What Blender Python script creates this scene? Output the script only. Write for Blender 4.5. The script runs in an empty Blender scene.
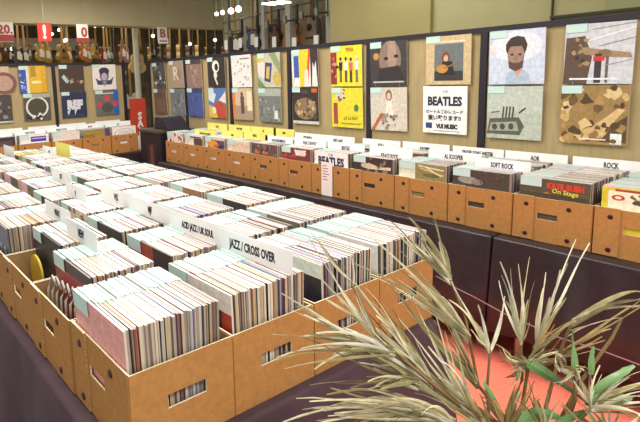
import bpy, bmesh, math, random
from mathutils import Vector, Matrix
random.seed(7)
S = bpy.context.scene
COL = S.collection
PI = math.pi

# ------------------------------------------------------------------ materials
def lin(h):
    h = h.lstrip('#'); o = []
    for i in (0, 2, 4):
        c = int(h[i:i+2], 16)/255
        o.append(c/12.92 if c <= .04045 else ((c+.055)/1.055)**2.4)
    return (o[0], o[1], o[2], 1)
MC = {}
def M(name, hexc, rough=.6, spec=.35, kind=None, emit=0, coat=0, scale=30, amt=.12, metal=0):
    if name in MC: return MC[name]
    m = bpy.data.materials.new(name); m.use_nodes = True
    nt = m.node_tree; b = nt.nodes['Principled BSDF']; c = lin(hexc)
    b.inputs['Base Color'].default_value = c
    b.inputs['Roughness'].default_value = rough
    b.inputs['Specular IOR Level'].default_value = spec
    b.inputs['Metallic'].default_value = metal
    b.inputs['Coat Weight'].default_value = coat
    b.inputs['Coat Roughness'].default_value = .25
    if emit:
        b.inputs['Emission Color'].default_value = c; b.inputs['Emission Strength'].default_value = emit
    if kind:
        tc = nt.nodes.new('ShaderNodeTexCoord'); mp = nt.nodes.new('ShaderNodeMapping')
        nt.links.new(tc.outputs['Object'], mp.inputs['Vector'])
        nz = nt.nodes.new('ShaderNodeTexNoise'); nz.inputs['Scale'].default_value = scale
        nz.inputs['Detail'].default_value = 4
        if kind == 'wood': mp.inputs['Scale'].default_value = (9, 9, .7)
        if kind == 'streak': mp.inputs['Scale'].default_value = (1, 1, 6)
        nt.links.new(mp.outputs['Vector'], nz.inputs['Vector'])
        rp = nt.nodes.new('ShaderNodeValToRGB')
        rp.color_ramp.elements[0].position = .3; rp.color_ramp.elements[1].position = .7
        rp.color_ramp.elements[0].color = tuple(x*(1-amt) for x in c[:3])+(1,)
        rp.color_ramp.elements[1].color = tuple(min(1, x*(1+amt)) for x in c[:3])+(1,)
        nt.links.new(nz.outputs['Fac'], rp.inputs['Fac'])
        nt.links.new(rp.outputs['Color'], b.inputs['Base Color'])
        if kind == 'bump' or kind == 'cloth':
            bp = nt.nodes.new('ShaderNodeBump'); bp.inputs['Strength'].default_value = .35
            bp.inputs['Distance'].default_value = .01
            nt.links.new(nz.outputs['Fac'], bp.inputs['Height']); nt.links.new(bp.outputs['Normal'], b.inputs['Normal'])
    MC[name] = m; return m
def mh(hexc, rough=.5, coat=.25):
    return M('print_'+hexc.lstrip('#'), hexc, rough, .3, 'noise', coat=coat, scale=45, amt=.16)

kraft = M('kraft_cardboard', '#ae7d47', .8, .2, 'noise', scale=60, amt=.10)
kraft_in = M('cardboard_inside', '#a98a5c', .8, .2, 'noise', scale=40, amt=.1)
cream_edge = M('cardboard_cut_edge', '#efe2bf', .8, .2)
rivet_m = M('rivet_plastic', '#3a1420', .4, .4)
flute_m = M('corrugated_edge', '#b08a58', .8, .2, 'streak', scale=90, amt=.5)
cloth_m = M('dark_satin_cloth', '#2c2629', .42, .6, 'cloth', scale=14, amt=.12)
cloth_p = M('plum_cloth', '#4d3a42', .65, .3, 'cloth', scale=14, amt=.12)
wood_m = M('oak_veneer', '#ab9970', .7, .2, 'wood', scale=9, amt=.09)
black_m = M('black_frame', '#26202a', .45, .4)
mint_m = M('mint_sticker', '#c3ded7', .5, .3)
white_m = M('white_card', '#ebebea', .5, .3)
ink_m = M('black_ink', '#2a2833', .6, .2)
carpet_m = M('coral_carpet', '#ff836c', .9, .1, 'noise', scale=120, amt=.12)
beige_m = M('beige_paint', '#a59b6c', .85, .2, 'noise', scale=3, amt=.04)
pale_m = M('pale_green_paint', '#aaa67c', .85, .2, 'noise', scale=3, amt=.04)
steel_m = M('brushed_steel', '#a9aba0', .35, .5, metal=.6)
darkwall_m = M('dark_brown_wall', '#6e6149', .8, .2, 'noise', scale=4, amt=.35)
stick_m = M('plastic_glint', '#e6e6e0', .2, .5)

# ------------------------------------------------------------------ mesh helpers
class MB:
    def __init__(s): s.v = []; s.f = []; s.m = []; s.mats = []
    def mi(s, m):
        if m not in s.mats: s.mats.append(m)
        return s.mats.index(m)
    def quad(s, pts, m):
        n = len(s.v); s.v += [tuple(p) for p in pts]; s.f.append(tuple(range(n, n+len(pts)))); s.m.append(s.mi(m))
    def box(s, a, b, m, mt=None, X=None):
        """box from corner a to b; mt = dict of face materials: -x +x -y +y -z +z"""
        n = len(s.v)
        c = [(x, y, z) for z in (a[2], b[2]) for y in (a[1], b[1]) for x in (a[0], b[0])]
        if X is not None: c = [tuple(X @ Vector(p)) for p in c]
        s.v += c
        F = {'-z': (0, 2, 3, 1), '+z': (4, 5, 7, 6), '-y': (0, 1, 5, 4), '+y': (2, 6, 7, 3), '-x': (0, 4, 6, 2), '+x': (1, 3, 7, 5)}
        for k, q in F.items():
            s.f.append(tuple(n+i for i in q)); s.m.append(s.mi((mt or {}).get(k, m)))
    def cyl(s, a, b, r, m, n=12, r2=None, caps=True):
        a = Vector(a); b = Vector(b); d = (b-a).normalized()
        t = Vector((0, 0, 1)) if abs(d.z) < .9 else Vector((1, 0, 0))
        u = d.cross(t).normalized(); w = d.cross(u); r2 = r if r2 is None else r2
        k = len(s.v)
        for p, rr in ((a, r), (b, r2)):
            for i in range(n):
                q = 2*PI*i/n; s.v.append(tuple(p+u*math.cos(q)*rr+w*math.sin(q)*rr))
        for i in range(n):
            j = (i+1) % n; s.f.append((k+i, k+j, k+n+j, k+n+i)); s.m.append(s.mi(m))
        if caps:
            s.f.append(tuple(k+i for i in reversed(range(n)))); s.m.append(s.mi(m))
            s.f.append(tuple(k+n+i for i in range(n))); s.m.append(s.mi(m))
    def tube(s, pts, r, m, n=6):
        pts = [Vector(p) for p in pts]; k = len(s.v); L = len(pts)
        for i, p in enumerate(pts):
            d = (pts[min(i+1, L-1)]-pts[max(i-1, 0)]).normalized()
            t = Vector((0, 0, 1)) if abs(d.z) < .9 else Vector((1, 0, 0))
            u = d.cross(t).normalized(); w = d.cross(u)
            rr = r[i] if isinstance(r, (list, tuple)) else r
            for j in range(n):
                q = 2*PI*j/n; s.v.append(tuple(p+u*math.cos(q)*rr+w*math.sin(q)*rr))
        for i in range(L-1):
            for j in range(n):
                j2 = (j+1) % n
                s.f.append((k+i*n+j, k+i*n+j2, k+(i+1)*n+j2, k+(i+1)*n+j)); s.m.append(s.mi(m))
        s.f.append(tuple(k+j for j in reversed(range(n)))); s.m.append(s.mi(m))
        s.f.append(tuple(k+(L-1)*n+j for j in range(n))); s.m.append(s.mi(m))
    def prism(s, pts, y0, y1, m, side=None):
        """pts in (x,z), extruded from y0 (front) to y1"""
        n = len(pts); k = len(s.v)
        s.v += [(p[0], y0, p[1]) for p in pts]+[(p[0], y1, p[1]) for p in pts]
        s.f.append(tuple(range(k, k+n))); s.m.append(s.mi(m))
        s.f.append(tuple(reversed(range(k+n, k+2*n)))); s.m.append(s.mi(m))
        for i in range(n):
            j = (i+1) % n; s.f.append((k+i, k+n+i, k+n+j, k+j)); s.m.append(s.mi(side or m))
    def mesh(s, name, smooth=False):
        me = bpy.data.meshes.new(name); me.from_pydata(s.v, [], s.f)
        for m in s.mats: me.materials.append(m)
        me.polygons.foreach_set('material_index', s.m)
        if smooth: me.polygons.foreach_set('use_smooth', [True]*len(s.f))
        me.update(); return me
    def build(s, name, parent=None, smooth=False, fix=True):
        me = s.mesh(name, smooth)
        if fix:
            bm = bmesh.new(); bm.from_mesh(me); bmesh.ops.recalc_face_normals(bm, faces=bm.faces); bm.to_mesh(me); bm.free()
        return link(name, me, parent)
def link(name, me, parent=None):
    o = bpy.data.objects.new(name, me); COL.objects.link(o)
    if parent: o.parent = parent
    return o
def tag(o, label=None, cat=None, group=None, kind=None):
    if label: o['label'] = label
    if cat: o['category'] = cat
    if group: o['group'] = group
    if kind: o['kind'] = kind
    return o
def empty(name, loc=(0, 0, 0), rz=0, **k):
    o = bpy.data.objects.new(name, None); COL.objects.link(o)
    o.location = loc; o.rotation_euler = (0, 0, rz); o.empty_display_size = .1
    return tag(o, **k)

def text_mesh(body, size, mat, depth=.0004, align='CENTER', bold=0.0, xscale=1.0):
    """returns (verts, faces) of text lying in the XZ plane facing -Y, centred on x, baseline z=0"""
    cu = bpy.data.curves.new('t', 'FONT'); cu.body = body; cu.size = size; cu.align_x = align
    cu.extrude = depth; cu.offset = bold; cu.resolution_u = 2
    o = bpy.data.objects.new('t', cu); COL.objects.link(o)
    dg = bpy.context.evaluated_depsgraph_get()
    me = bpy.data.meshes.new_from_object(o.evaluated_get(dg))
    v = [(p.co.x*xscale, -p.co.z, p.co.y) for p in me.vertices]; f = [tuple(q.vertices) for q in me.polygons]
    bpy.data.objects.remove(o); bpy.data.meshes.remove(me); bpy.data.curves.remove(cu)
    return v, f
def add_text(mb, body, cx, z, size, mat, y=0, bold=0., xs=1., rot=0.):
    v, f = text_mesh(body, size, mat, bold=bold, xscale=xs)
    k = len(mb.v); c, s_ = math.cos(rot), math.sin(rot)
    mb.v += [(cx+p[0]*c-p[2]*s_, y+p[1], z+p[0]*s_+p[2]*c) for p in v]
    mb.f += [tuple(k+i for i in q) for q in f]; mb.m += [mb.mi(mat)]*len(f)

# ------------------------------------------------------------------ camera (eye at 1.58 m)
C0 = Vector((0, 0, 1.5765))
FL = 522.417; PX = 221.64; PY = 156.59
pitch, roll, yaw = .1508, -.0382, .6196
def camvec():
    fwd = Vector((math.sin(yaw)*math.cos(pitch), math.cos(yaw)*math.cos(pitch), -math.sin(pitch)))
    rt = Vector((math.cos(yaw), -math.sin(yaw), 0)); up = rt.cross(fwd)
    return math.cos(roll)*rt+math.sin(roll)*up, -math.sin(roll)*rt+math.cos(roll)*up, fwd
CR, CU, CF = camvec()
cam = bpy.data.cameras.new('camera'); co = bpy.data.objects.new('camera', cam); COL.objects.link(co)
cam.sensor_width = 36; cam.lens = FL/640*36
cam.shift_x = (320-PX)/640; cam.shift_y = -(211-PY)/640
cam.clip_start = .05; cam.clip_end = 100
mw = Matrix.Identity(4)
for i in range(3):
    mw[i][0] = CR[i]; mw[i][1] = CU[i]; mw[i][2] = -CF[i]; mw[i][3] = C0[i]
co.matrix_world = mw; S.camera = co
def at(x, y, d):
    """the point seen at pixel x,y of the 640 wide photo, d metres deep"""
    return C0+(CF+CR*((x-PX)/FL)-CU*((y-PY)/FL))*d

# ------------------------------------------------------------------ room
ZT = .70
def slab(name, a, b, m, kind='structure'):
    mb = MB(); mb.box(a, b, m); o = mb.build(name); o['kind'] = kind; return o
slab('floor', (-3, -2.5, -.05), (18, 15, 0), M('grey_floor', '#8a857c', .7, .3, 'noise', scale=8, amt=.08))
slab('floor_runner', (1.45, -1.2, 0), (3.25, 5.8, .006), carpet_m)
slab('ceiling', (-3, -2.5, 3.15), (18, 15, 3.2), M('ceiling_white', '#d9d6c4', .9, .1))
slab('wall_back', (-3, 14.2, 0), (18, 14.3, 3.15), darkwall_m)
# bulkhead above the opening to the guitar shop
slab('trim_1', (-3, 9.25, 2.6), (7.4, 9.6, 3.15), M('bulkhead_paint', '#d2c49c', .85, .2, 'noise', scale=3, amt=.04))
# pillar and right wall
slab('wall_right', (4.65, -2.5, 0), (4.8, 2.98, 3.15), pale_m)
mb = MB(); mb.box((4.6, 2.96, 0), (5.1, 4.22, 3.15), beige_m); o = mb.build('wall_pillar'); o['kind'] = 'structure'
slab('wall_display', (5.6, 4.2, 0), (5.7, 7.62, 3.15), M('grey_green_paint', '#a5a288', .8, .3, 'noise', scale=5, amt=.1))
mb = MB(); mb.box((4.61, -2.4, 1.935), (4.649, 1.92, 1.955), M('dark_trim', '#3b3a2c', .6))
mb.box((4.63, 1.912, 1.83), (4.649, 1.922, 3.1), M('dark_trim', '#3b3a2c', .6)); tag(mb.build('trim_2'), kind='structure')
slab('wall_panel', (4.63, -2.4, 1.955), (4.649, 1.557, 3.1), M('sage_paint', '#9a9d74', .8, .2))

# ------------------------------------------------------------------ record box
BW, BD, BH, TH = .3545, .2925, .223, .0045
def hole_wall(mb, axis, pos, w, h, hx0, hx1, hz0, hz1, out):
    """upright cardboard sheet with a hand hole. axis 'y': sheet in xz plane at y=pos; out=+-1 the outside"""
    def bx(a0, a1, z0, z1, top=False):
        mt = {}
        if axis == 'y':
            lo = (a0, min(pos, pos-out*TH), z0); hi = (a1, max(pos, pos-out*TH), z1)
            mt['-y' if out < 0 else '+y'] = kraft; mt['+y' if out < 0 else '-y'] = kraft_in
            if a0 == w[0]: mt['-x'] = kraft
            if a1 == w[1]: mt['+x'] = kraft
        else:
            lo = (min(pos, pos-out*TH), a0, z0); hi = (max(pos, pos-out*TH), a1, z1)
            mt['-x' if out < 0 else '+x'] = kraft; mt['+x' if out < 0 else '-x'] = kraft_in
        mb.box(lo, hi, cream_edge, mt)
    bx(w[0], hx0, 0, h); bx(hx1, w[1], 0, h); bx(hx0, hx1, 0, hz0); bx(hx0, hx1, hz1, h)
def box_body_mesh():
    mb = MB(); hw = BW/2
    hole_wall(mb, 'y', 0, (-hw, hw), BH, -hw+.32*BW, -hw+.58*BW, .115, .145, -1)
    hole_wall(mb, 'y', BD, (-hw, hw), BH-.004, -.05, .05, .115, .145, 1)
    hole_wall(mb, 'x', -hw, (TH, BD-TH), BH, .095, .205, .105, .14, -1)
    hole_wall(mb, 'x', hw, (TH, BD-TH), BH, .095, .205, .105, .14, 1)
    mb.box((-hw+TH, TH, 0), (hw-TH, BD-TH, TH), kraft_in)
    return mb.mesh('box_body')
def box_flap_mesh():
    mb = MB(); hw = BW/2
    mt = {'-y': kraft, '+x': flute_m, '+z': cream_edge}
    mb.box((-hw+.002, -.006, .004), (-hw+.285*BW, -.0002, BH+.004), kraft, mt)
    return mb.mesh('side_flap')
def box_panel_mesh():
    mb = MB(); hw = BW/2
    mb.box((-hw+.60*BW, -.0025, .004), (hw-.003, -.0002, BH+.003), kraft, {'+z': cream_edge, '-x': cream_edge})
    return mb.mesh('front_panel')
def rivet_mesh():
    mb = MB(); mb.cyl((0, 0, 0), (0, -.0035, 0), .0115, rivet_m, 14, .008); return mb.mesh('rivet')
ME_body, ME_flap, ME_panel, ME_rivet = box_body_mesh(), box_flap_mesh(), box_panel_mesh(), rivet_mesh()
proto = None
def record_box(loc, rz, label, group, parts=True):
    if not parts:
        o = link('record_box', ME_body); o.location = loc; o.rotation_euler = (0, 0, rz)
        tag(o, label, 'box', group); return o
    o = empty('record_box', loc, rz, label=label, cat='box', group=group)
    link('box_body', ME_body, o); link('side_flap', ME_flap, o); link('front_panel', ME_panel, o)
    for fx, y in ((.18, -.006), (.72, -.0025)):
        for fz in (.83, .14):
            r = link('rivet', ME_rivet, o); r.location = (-BW/2+fx*BW, y, fz*BH)
    return o

# ------------------------------------------------------------------ records
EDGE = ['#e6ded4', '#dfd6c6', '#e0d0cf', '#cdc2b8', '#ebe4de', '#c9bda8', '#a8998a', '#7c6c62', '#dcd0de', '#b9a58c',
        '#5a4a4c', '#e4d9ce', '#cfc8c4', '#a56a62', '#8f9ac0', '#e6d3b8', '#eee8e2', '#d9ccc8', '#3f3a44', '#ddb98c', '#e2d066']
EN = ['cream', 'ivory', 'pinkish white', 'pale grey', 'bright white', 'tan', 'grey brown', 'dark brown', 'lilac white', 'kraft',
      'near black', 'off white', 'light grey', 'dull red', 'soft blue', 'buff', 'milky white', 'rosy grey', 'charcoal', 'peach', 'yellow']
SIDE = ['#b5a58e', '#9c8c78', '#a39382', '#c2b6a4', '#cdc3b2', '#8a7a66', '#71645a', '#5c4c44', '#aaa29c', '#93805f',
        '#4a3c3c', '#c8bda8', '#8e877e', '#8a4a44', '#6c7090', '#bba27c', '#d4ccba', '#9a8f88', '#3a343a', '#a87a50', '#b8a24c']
LP = .314
def record_mb(mb, X, t, e, cover, w=LP, h=LP):
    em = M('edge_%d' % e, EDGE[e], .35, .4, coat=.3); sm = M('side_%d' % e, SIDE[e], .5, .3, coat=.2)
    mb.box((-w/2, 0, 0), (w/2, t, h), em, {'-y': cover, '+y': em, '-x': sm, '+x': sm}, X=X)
def label_mb(mb, X, t, m, x0=None, wid=.13, drop=.07, h=LP, up=.003):
    x0 = -LP/2+.004 if x0 is None else x0
    mb.box((x0, -.0007, h-drop), (x0+wid, 0, h+up), m, X=X)
    mb.box((x0, -.0007, h), (x0+wid, t+.0005, h+up), m, X=X)
TS = [.0045, .006, .0075]
REC = {}
def rec_mesh(e, ti, cover):
    k = (e, ti, cover.name)
    if k not in REC:
        mb = MB(); record_mb(mb, Matrix.Identity(4), TS[ti], e, cover); REC[k] = mb.mesh('lp_record')
    return REC[k]
LAB = {}
def lab_mesh(ti, m):
    k = (ti, m.name)
    if k not in LAB:
        mb = MB(); label_mb(mb, Matrix.Identity(4), TS[ti], m); LAB[k] = mb.mesh('price_label')
    return LAB[k]
COVERS = ['#3a3a40', '#6f6a64', '#b4a99a', '#4a5a72', '#8c4a40', '#d8d0c4', '#2c2a30', '#7a745c', '#a0785a', '#5a6a60']
stuff = MB()
n_ind = 0
def box_X(loc, rz): return Matrix.Translation(loc) @ Matrix.Rotation(rz, 4, 'Z')
def fill_box(loc, rz, y0, y1, individual, where, lean=.03, first=None, weights=None, pitchy=.0088, lab=True):
    """row of upright sleeves from y0 to y1 inside a box"""
    global n_ind
    X = box_X(loc, rz); y = y0; k = 0
    while y < y1-.008:
        e = random.choice(weights) if weights else random.choice([0, 0, 1, 2, 2, 2, 3, 3, 4, 5, 6, 8, 8, 9, 11, 11, 12, 12, 13, 14, 15, 15, 16, 17, 17, 18, 19, 5])
        ti = random.randrange(3); t = TS[ti]
        cov = mh(random.choice(COVERS))
        jx = random.uniform(-.006, .006); jl = lean*(1-2*(y-y0)/max(.01, y1-y0))*.5+random.uniform(-.006, .006)
        L = X @ Matrix.Translation((jx, y, TH+.001+random.uniform(0, .002))) @ Matrix.Rotation(jl, 4, 'X') @ Matrix.Rotation(random.uniform(-.006, .006), 4, 'Z')
        haslab = lab and random.random() < .93
        lm = mint_m if random.random() < .85 else M('pink_sticker', '#efc9cf', .5)
        if first and k == 0: pass
        elif individual:
            o = link('lp_record', rec_mesh(e, ti, cov)); o.matrix_world = L
            tag(o, '%s edged record sleeve packed in the %s' % (EN[e], where), 'record', '%s edged records packed in the %s' % (EN[e], where))
            if haslab: link('price_label', lab_mesh(ti, lm), o)
            n_ind += 1
        else:
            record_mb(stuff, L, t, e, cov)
            if haslab: label_mb(stuff, L, t, lm)
        y += t+random.uniform(.0002, .0014); k += 1

# ---- art DSL. unit square, (0,0) bottom left, facing -y
def art(mb, items, w=LP, h=LP, y=-.0003):
    n = 0
    for it in items:
        n += 1; yy = y-n*.00012
        k = it[0]
        if k == 'r':      # rect x0 z0 x1 z1 col
            _, x0, z0, x1, z1, c = it
            mb.prism([((x0-.5)*w, z0*h), ((x1-.5)*w, z0*h), ((x1-.5)*w, z1*h), ((x0-.5)*w, z1*h)], yy, 0, mh(c))
        elif k == 'e':    # ellipse cx cz rx rz col
            _, cx, cz, rx, rz, c = it
            mb.prism([((cx-.5+rx*math.cos(2*PI*i/20))*w, (cz+rz*math.sin(2*PI*i/20))*h) for i in range(20)], yy, 0, mh(c))
        elif k == 'p':    # polygon [(x,z)...] col
            mb.prism([((a-.5)*w, b*h) for a, b in it[1]], yy, 0, mh(it[2]))
        elif k == 'ring':
            _, cx, cz, rx, rz, t, c = it; m = mh(c); N = 20
            for i in range(N):
                a0, a1 = 2*PI*i/N, 2*PI*(i+1)/N
                mb.prism([((cx-.5+math.cos(a)*q*rx)*w, (cz+math.sin(a)*q*rz)*h) for a, q in ((a0, 1), (a1, 1), (a1, 1-t), (a0, 1-t))], yy, 0, m)
        elif k == 'l':    # line x0 z0 x1 z1 thickness col
            _, x0, z0, x1, z1, t, c = it
            dx, dz = x1-x0, z1-z0; L = math.hypot(dx, dz); nx, nz = -dz/L*t/2, dx/L*t/2
            mb.prism([((a-.5)*w, b*h) for a, b in ((x0+nx, z0+nz), (x0-nx, z0-nz), (x1-nx, z1-nz), (x1+nx, z1+nz))], yy, 0, mh(c))
        elif k == 't':    # text body cx z size col [bold, xscale, rot]
            _, s_, cx, z, sz, c = it[:6]; o = it[6:] + (0, 1, 0)[len(it)-6:]
            add_text(mb, s_, (cx-.5)*w, z*h, sz*h, mh(c), yy, o[0], o[1], o[2])
        elif k == 'n':    # scatter of blobs: seed count x0 z0 x1 z1 r cols
            _, sd, cnt, x0, z0, x1, z1, r, cs = it; rg = random.Random(sd)
            for i in range(cnt):
                cx, cz = rg.uniform(x0, x1), rg.uniform(z0, z1); a = rg.uniform(.5, 1.4)*r; q = rg.uniform(0, PI)
                P = [((cx-.5+a*math.cos(b+q)*rg.uniform(.4, 1.3))*w, (cz+a*math.sin(b+q)*rg.uniform(.4, 1.3))*h) for b in [j*2*PI/7 for j in range(7)]]
                P = [(min(max(p[0], -w/2), w/2), min(max(p[1], 0), h)) for p in P]
                mb.prism(P, yy-i*.00001, 0, mh(rg.choice(cs)))

def cover_record(loc_X, base, items, label, cat='record', group=None, e=0, lab=mint_m, side_x=None, sz=LP, name='lp_record', t=.006, clips=False):
    mb = MB(); record_mb(mb, Matrix.Identity(4), t, e, mh(base), w=sz, h=sz)
    o = mb.build(name, fix=False); o.matrix_world = loc_X; tag(o, label, cat, group)
    if items:
        m2 = MB(); art(m2, items, sz, sz); m2.build('cover_print', o)
    if lab:
        m3 = MB(); x0 = -sz/2+.004 if side_x is None else side_x
        label_mb(m3, Matrix.Translation((0, -.003, 0)), t+.003, lab, x0=x0, wid=.1, drop=.042, h=sz); m3.build('price_label', o)
    if clips:
        for sx in (-1, 1):
            c = MB(); c.cyl((sx*sz*.33, -.012, -.003), (sx*sz*.33, t, -.003), .002, steel_m, 6)
            c.cyl((sx*sz*.33, -.012, -.003), (sx*sz*.33, -.012, .014), .002, steel_m, 6); c.build('wire_hook', o)
    return o

# divider card with lettering
def divider(X, text, label, w=.335, h=.375, size=.026, base=white_m, ink=ink_m, group='genre divider cards', xs=1.0, cx=0., bold=.0006, ztext=None):
    mb = MB(); mb.box((-w/2, 0, 0), (w/2, .0016, h), base)
    o = mb.build('divider_card'); o.matrix_world = X
    tag(o, label, 'divider card', group)
    if text:
        m2 = MB(); add_text(m2, text, cx, (ztext if ztext else h-.043)-.004, size*1.3, ink, -.0006, .0012, xs*.72); m2.build('lettering', o)
    return o

# ------------------------------------------------------------------ front table: 4 deep by 9 boxes
RZ = -PI/2
X0F, LX, Y0F, PB = .434, .2965, 1.006, .36
NJ = 10
col_n = ['left outer column', 'second column from the left', 'third column from the left', 'right outer column by the aisle']
row_n = ['nearest row', 'second row', 'third row', 'fourth row', 'fifth row', 'sixth row', 'seventh row', 'eighth row', 'ninth row', 'farthest row']
# (start of the packed sleeves behind the box front, end) per box
gaps = {(0, 0): (.012, .262), (1, 0): (.022, .275), (2, 0): (.055, .27), (3, 0): (.02, .275),
        (0, 1): (.085, .285), (0, 2): (.12, .285), (1, 1): (.06, .283), (0, 3): (.03, .28), (1, 2): (.05, .28)}
fronts = {
 (0, 0): ('#e3a19c', [('r', .02, .02, .98, .97, '#e3a19c'), ('e', .35, .5, .16, .2, '#d98d8a'), ('r', .55, .25, .9, .32, '#d58680'), ('r', .2, .12, .5, .15, '#c87872')], 'faded pink record cover facing out of the nearest left corner box', 4),
 (1, 0): ('#e8e0d8', [('r', 0, 0, 1, .82, '#3b3034'), ('t', 'GRAY', .52, .42, .3, '#cfc8c0', .006, .9), ('r', .86, 0, 1, .82, '#b4402c')], 'dark cover with grey letters and red edge in second near row box', 16),
 (2, 0): ('#33323a', [('n', 4, 10, .1, .2, .9, .8, .1, ['#4a4850', '#6a6460', '#2a2930']), ('r', 0, .86, 1, 1, '#d5e6df')], 'black cover with grey marks facing left in the third near box', 3),
 (3, 0): ('#d8d6d2', [('r', .05, .05, .95, .9, '#d2d0cc')], 'plain grey white cover facing left in the near right corner box', 4),
 (0, 1): ('#a5444a', [('r', .0, .88, 1, 1, '#4a3a3c'), ('e', .6, .45, .2, .18, '#8f353c')], 'dark red record cover standing behind the gap in the second box of left edge', 7),
 (0, 2): ('#332f34', [('n', 9, 9, .3, .3, .95, .8, .1, ['#50484a', '#6a5d55', '#8d7f6c'])], 'black record cover with brown marks in the third box of left edge', 18),
 (0, 3): ('#6d7590', [('n', 5, 14, .2, .3, .8, .8, .07, ['#a5abc0', '#c9ccd8', '#525a78'])], 'slate blue record cover with white scribble in the fourth box of left edge', 6),
 (1, 1): ('#a04a30', [('p', [(.2, 0), (.8, 0), (.7, .7), (.45, .9)], '#c4552e'), ('r', .6, .5, 1, 1, '#3a2c2a')], 'rust orange cover in second column, second row, leaning in its box', 7),
 (1, 2): ('#34343a', [], 'plain black cover facing left in second column, third row', 18),
 (0, 4): ('#8c8678', [('n', 8, 8, .1, .2, .9, .8, .1, ['#6e685c', '#aaa392'])], 'grey cover facing left in the fifth box of left edge', 6),
 (1, 3): ('#d8cfc8', [('n', 3, 12, .1, .5, .9, .95, .05, ['#a06a5c', '#8a6a60'])], 'off white cover with brownish marks in second column, fourth row', 4),
}
for j in range(NJ):
    for i in range(4):
        bx_, by_ = X0F+i*LX+(.008 if (i, j) == (0, 0) else 0), Y0F+(j+.5)*PB
        loc = Vector((bx_, by_, ZT+.0012))
        record_box(loc, RZ, 'brown cardboard box on the front table, %s, %s' % (row_n[j], col_n[i]), 'record boxes on the front table', parts=(i == 0))
        y0, y1 = gaps.get((i, j), (random.choice([.015, .03, .05, .06]), .272))
        ind = (j == 0) or (j == 1 and i < 3)
        wts = None if (i == 0 or (i == 1 and j < 2)) else [0, 0, 1, 2, 2, 3, 4, 4, 8, 8, 11, 12, 14, 16, 16, 17, 17, 7, 13, 10]
        f = fronts.get((i, j))
        if (i, j) == (2, 9): wts = [20, 20, 20, 20, 9, 0]
        fill_box(loc, RZ, y0+(.009 if f else 0), y1, ind, '%s, %s' % (['near row', 'second row', '', '', '', '', '', '', '', ''][j], ['leftmost box', 'second box from left', 'third box from left', 'rightmost box'][i]), lean=.05, weights=wts)
        if f:
            X = box_X(loc, RZ) @ Matrix.Translation((random.uniform(-.004, .004), y0, TH+.002)) @ Matrix.Rotation(.026, 4, 'X')
            cover_record(X, f[0], f[1], f[2], e=f[3], t=.006, group='record covers facing the browser on the front table')

# loose things in the left boxes
mb = MB()
for k in range(7):
    a = -.12+k*.035
    pts = [(a, .03+k*.001, .10), (a+.01, .035, .22), (a+.03, .045+.002*k, .265), (a+.055, .05, .235)]
    mb.tube([(p[0], p[1]+k*.002, p[2]) for p in pts], .004, M('clear_plastic_edge', '#cfcabb', .25, .5), 5)
pl = mb.build('plastic_sleeves', smooth=True); pl.matrix_world = box_X((X0F, Y0F+1.5*PB, ZT), RZ)
tag(pl, 'curled clear plastic sleeves bunched at the front of the second left edge box', 'plastic sleeve')
mb = MB(); mb.cyl((-.07, .085, .16), (-.07, .093, .16), .075, M('yellow_vinyl', '#d8b840', .4), 28)
yr = mb.build('yellow_disc'); yr.matrix_world = box_X((X0F, Y0F+2.5*PB, ZT), RZ)
tag(yr, 'yellow round disc standing in the half empty third box of left edge', 'disc')

# divider cards on the front table: (X, Y, text, label)
FD = [(.965, 1.195, 'JAZZ / CROSS OVER', 'white divider reading JAZZ / CROSS OVER standing behind the near row records', .345, .031, .04),
      (.968, 1.50, 'ACID JAZZ / UK SOUL', 'white divider reading ACID JAZZ / UK SOUL, behind the second row', .345, .026, .04),
      (.632, 1.725, 'NEW', 'white divider with three black letters, third box row, nearest the left edge', .29, .032, 0),
      (.669, 2.085, 'WHAT', 'white divider with short black word in the fourth row near the left edge', .31, .028, 0),
      (.972, 2.18, 'WJZ', 'white divider with black letters in the middle, fourth row', .33, .03, .02),
      (.972, 1.855, 'MJF', 'white divider with black letters in the middle, third row', .33, .03, 0),
      (.872, 2.425, 'JF', 'small white divider in the fifth row with faint letters', .27, .022, 0),
      (.97, 2.92, 'JAZZ', 'white divider with black letters in the sixth row', .33, .026, 0),
      (1.28, 4.10, 'SOUL', 'white divider at the far end of the front table', .33, .02, 0),
      (1.06, 4.44, '', 'blank white divider standing at the far left of the front table', .33, .02, 0)]
for x, y, t, lab, w, sz, a in FD:
    X = Matrix.Translation((x-.016, y, ZT+.008)) @ Matrix.Rotation(RZ+a, 4, 'Z')
    divider(X, t, lab, w=w, size=sz, h=.385 if 'OVER' in t or 'ACID' in t else .38, group=None, xs=.8, ztext=.338)
yel_m = M('yellow_card', '#e9e077', .5, .3)
X = Matrix.Translation((1.37, 4.10, ZT+.008)) @ Matrix.Rotation(RZ, 4, 'Z')
divider(X, '', 'yellow divider at the far end of the front table', w=.33, h=.40, base=yel_m, group=None)

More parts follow.
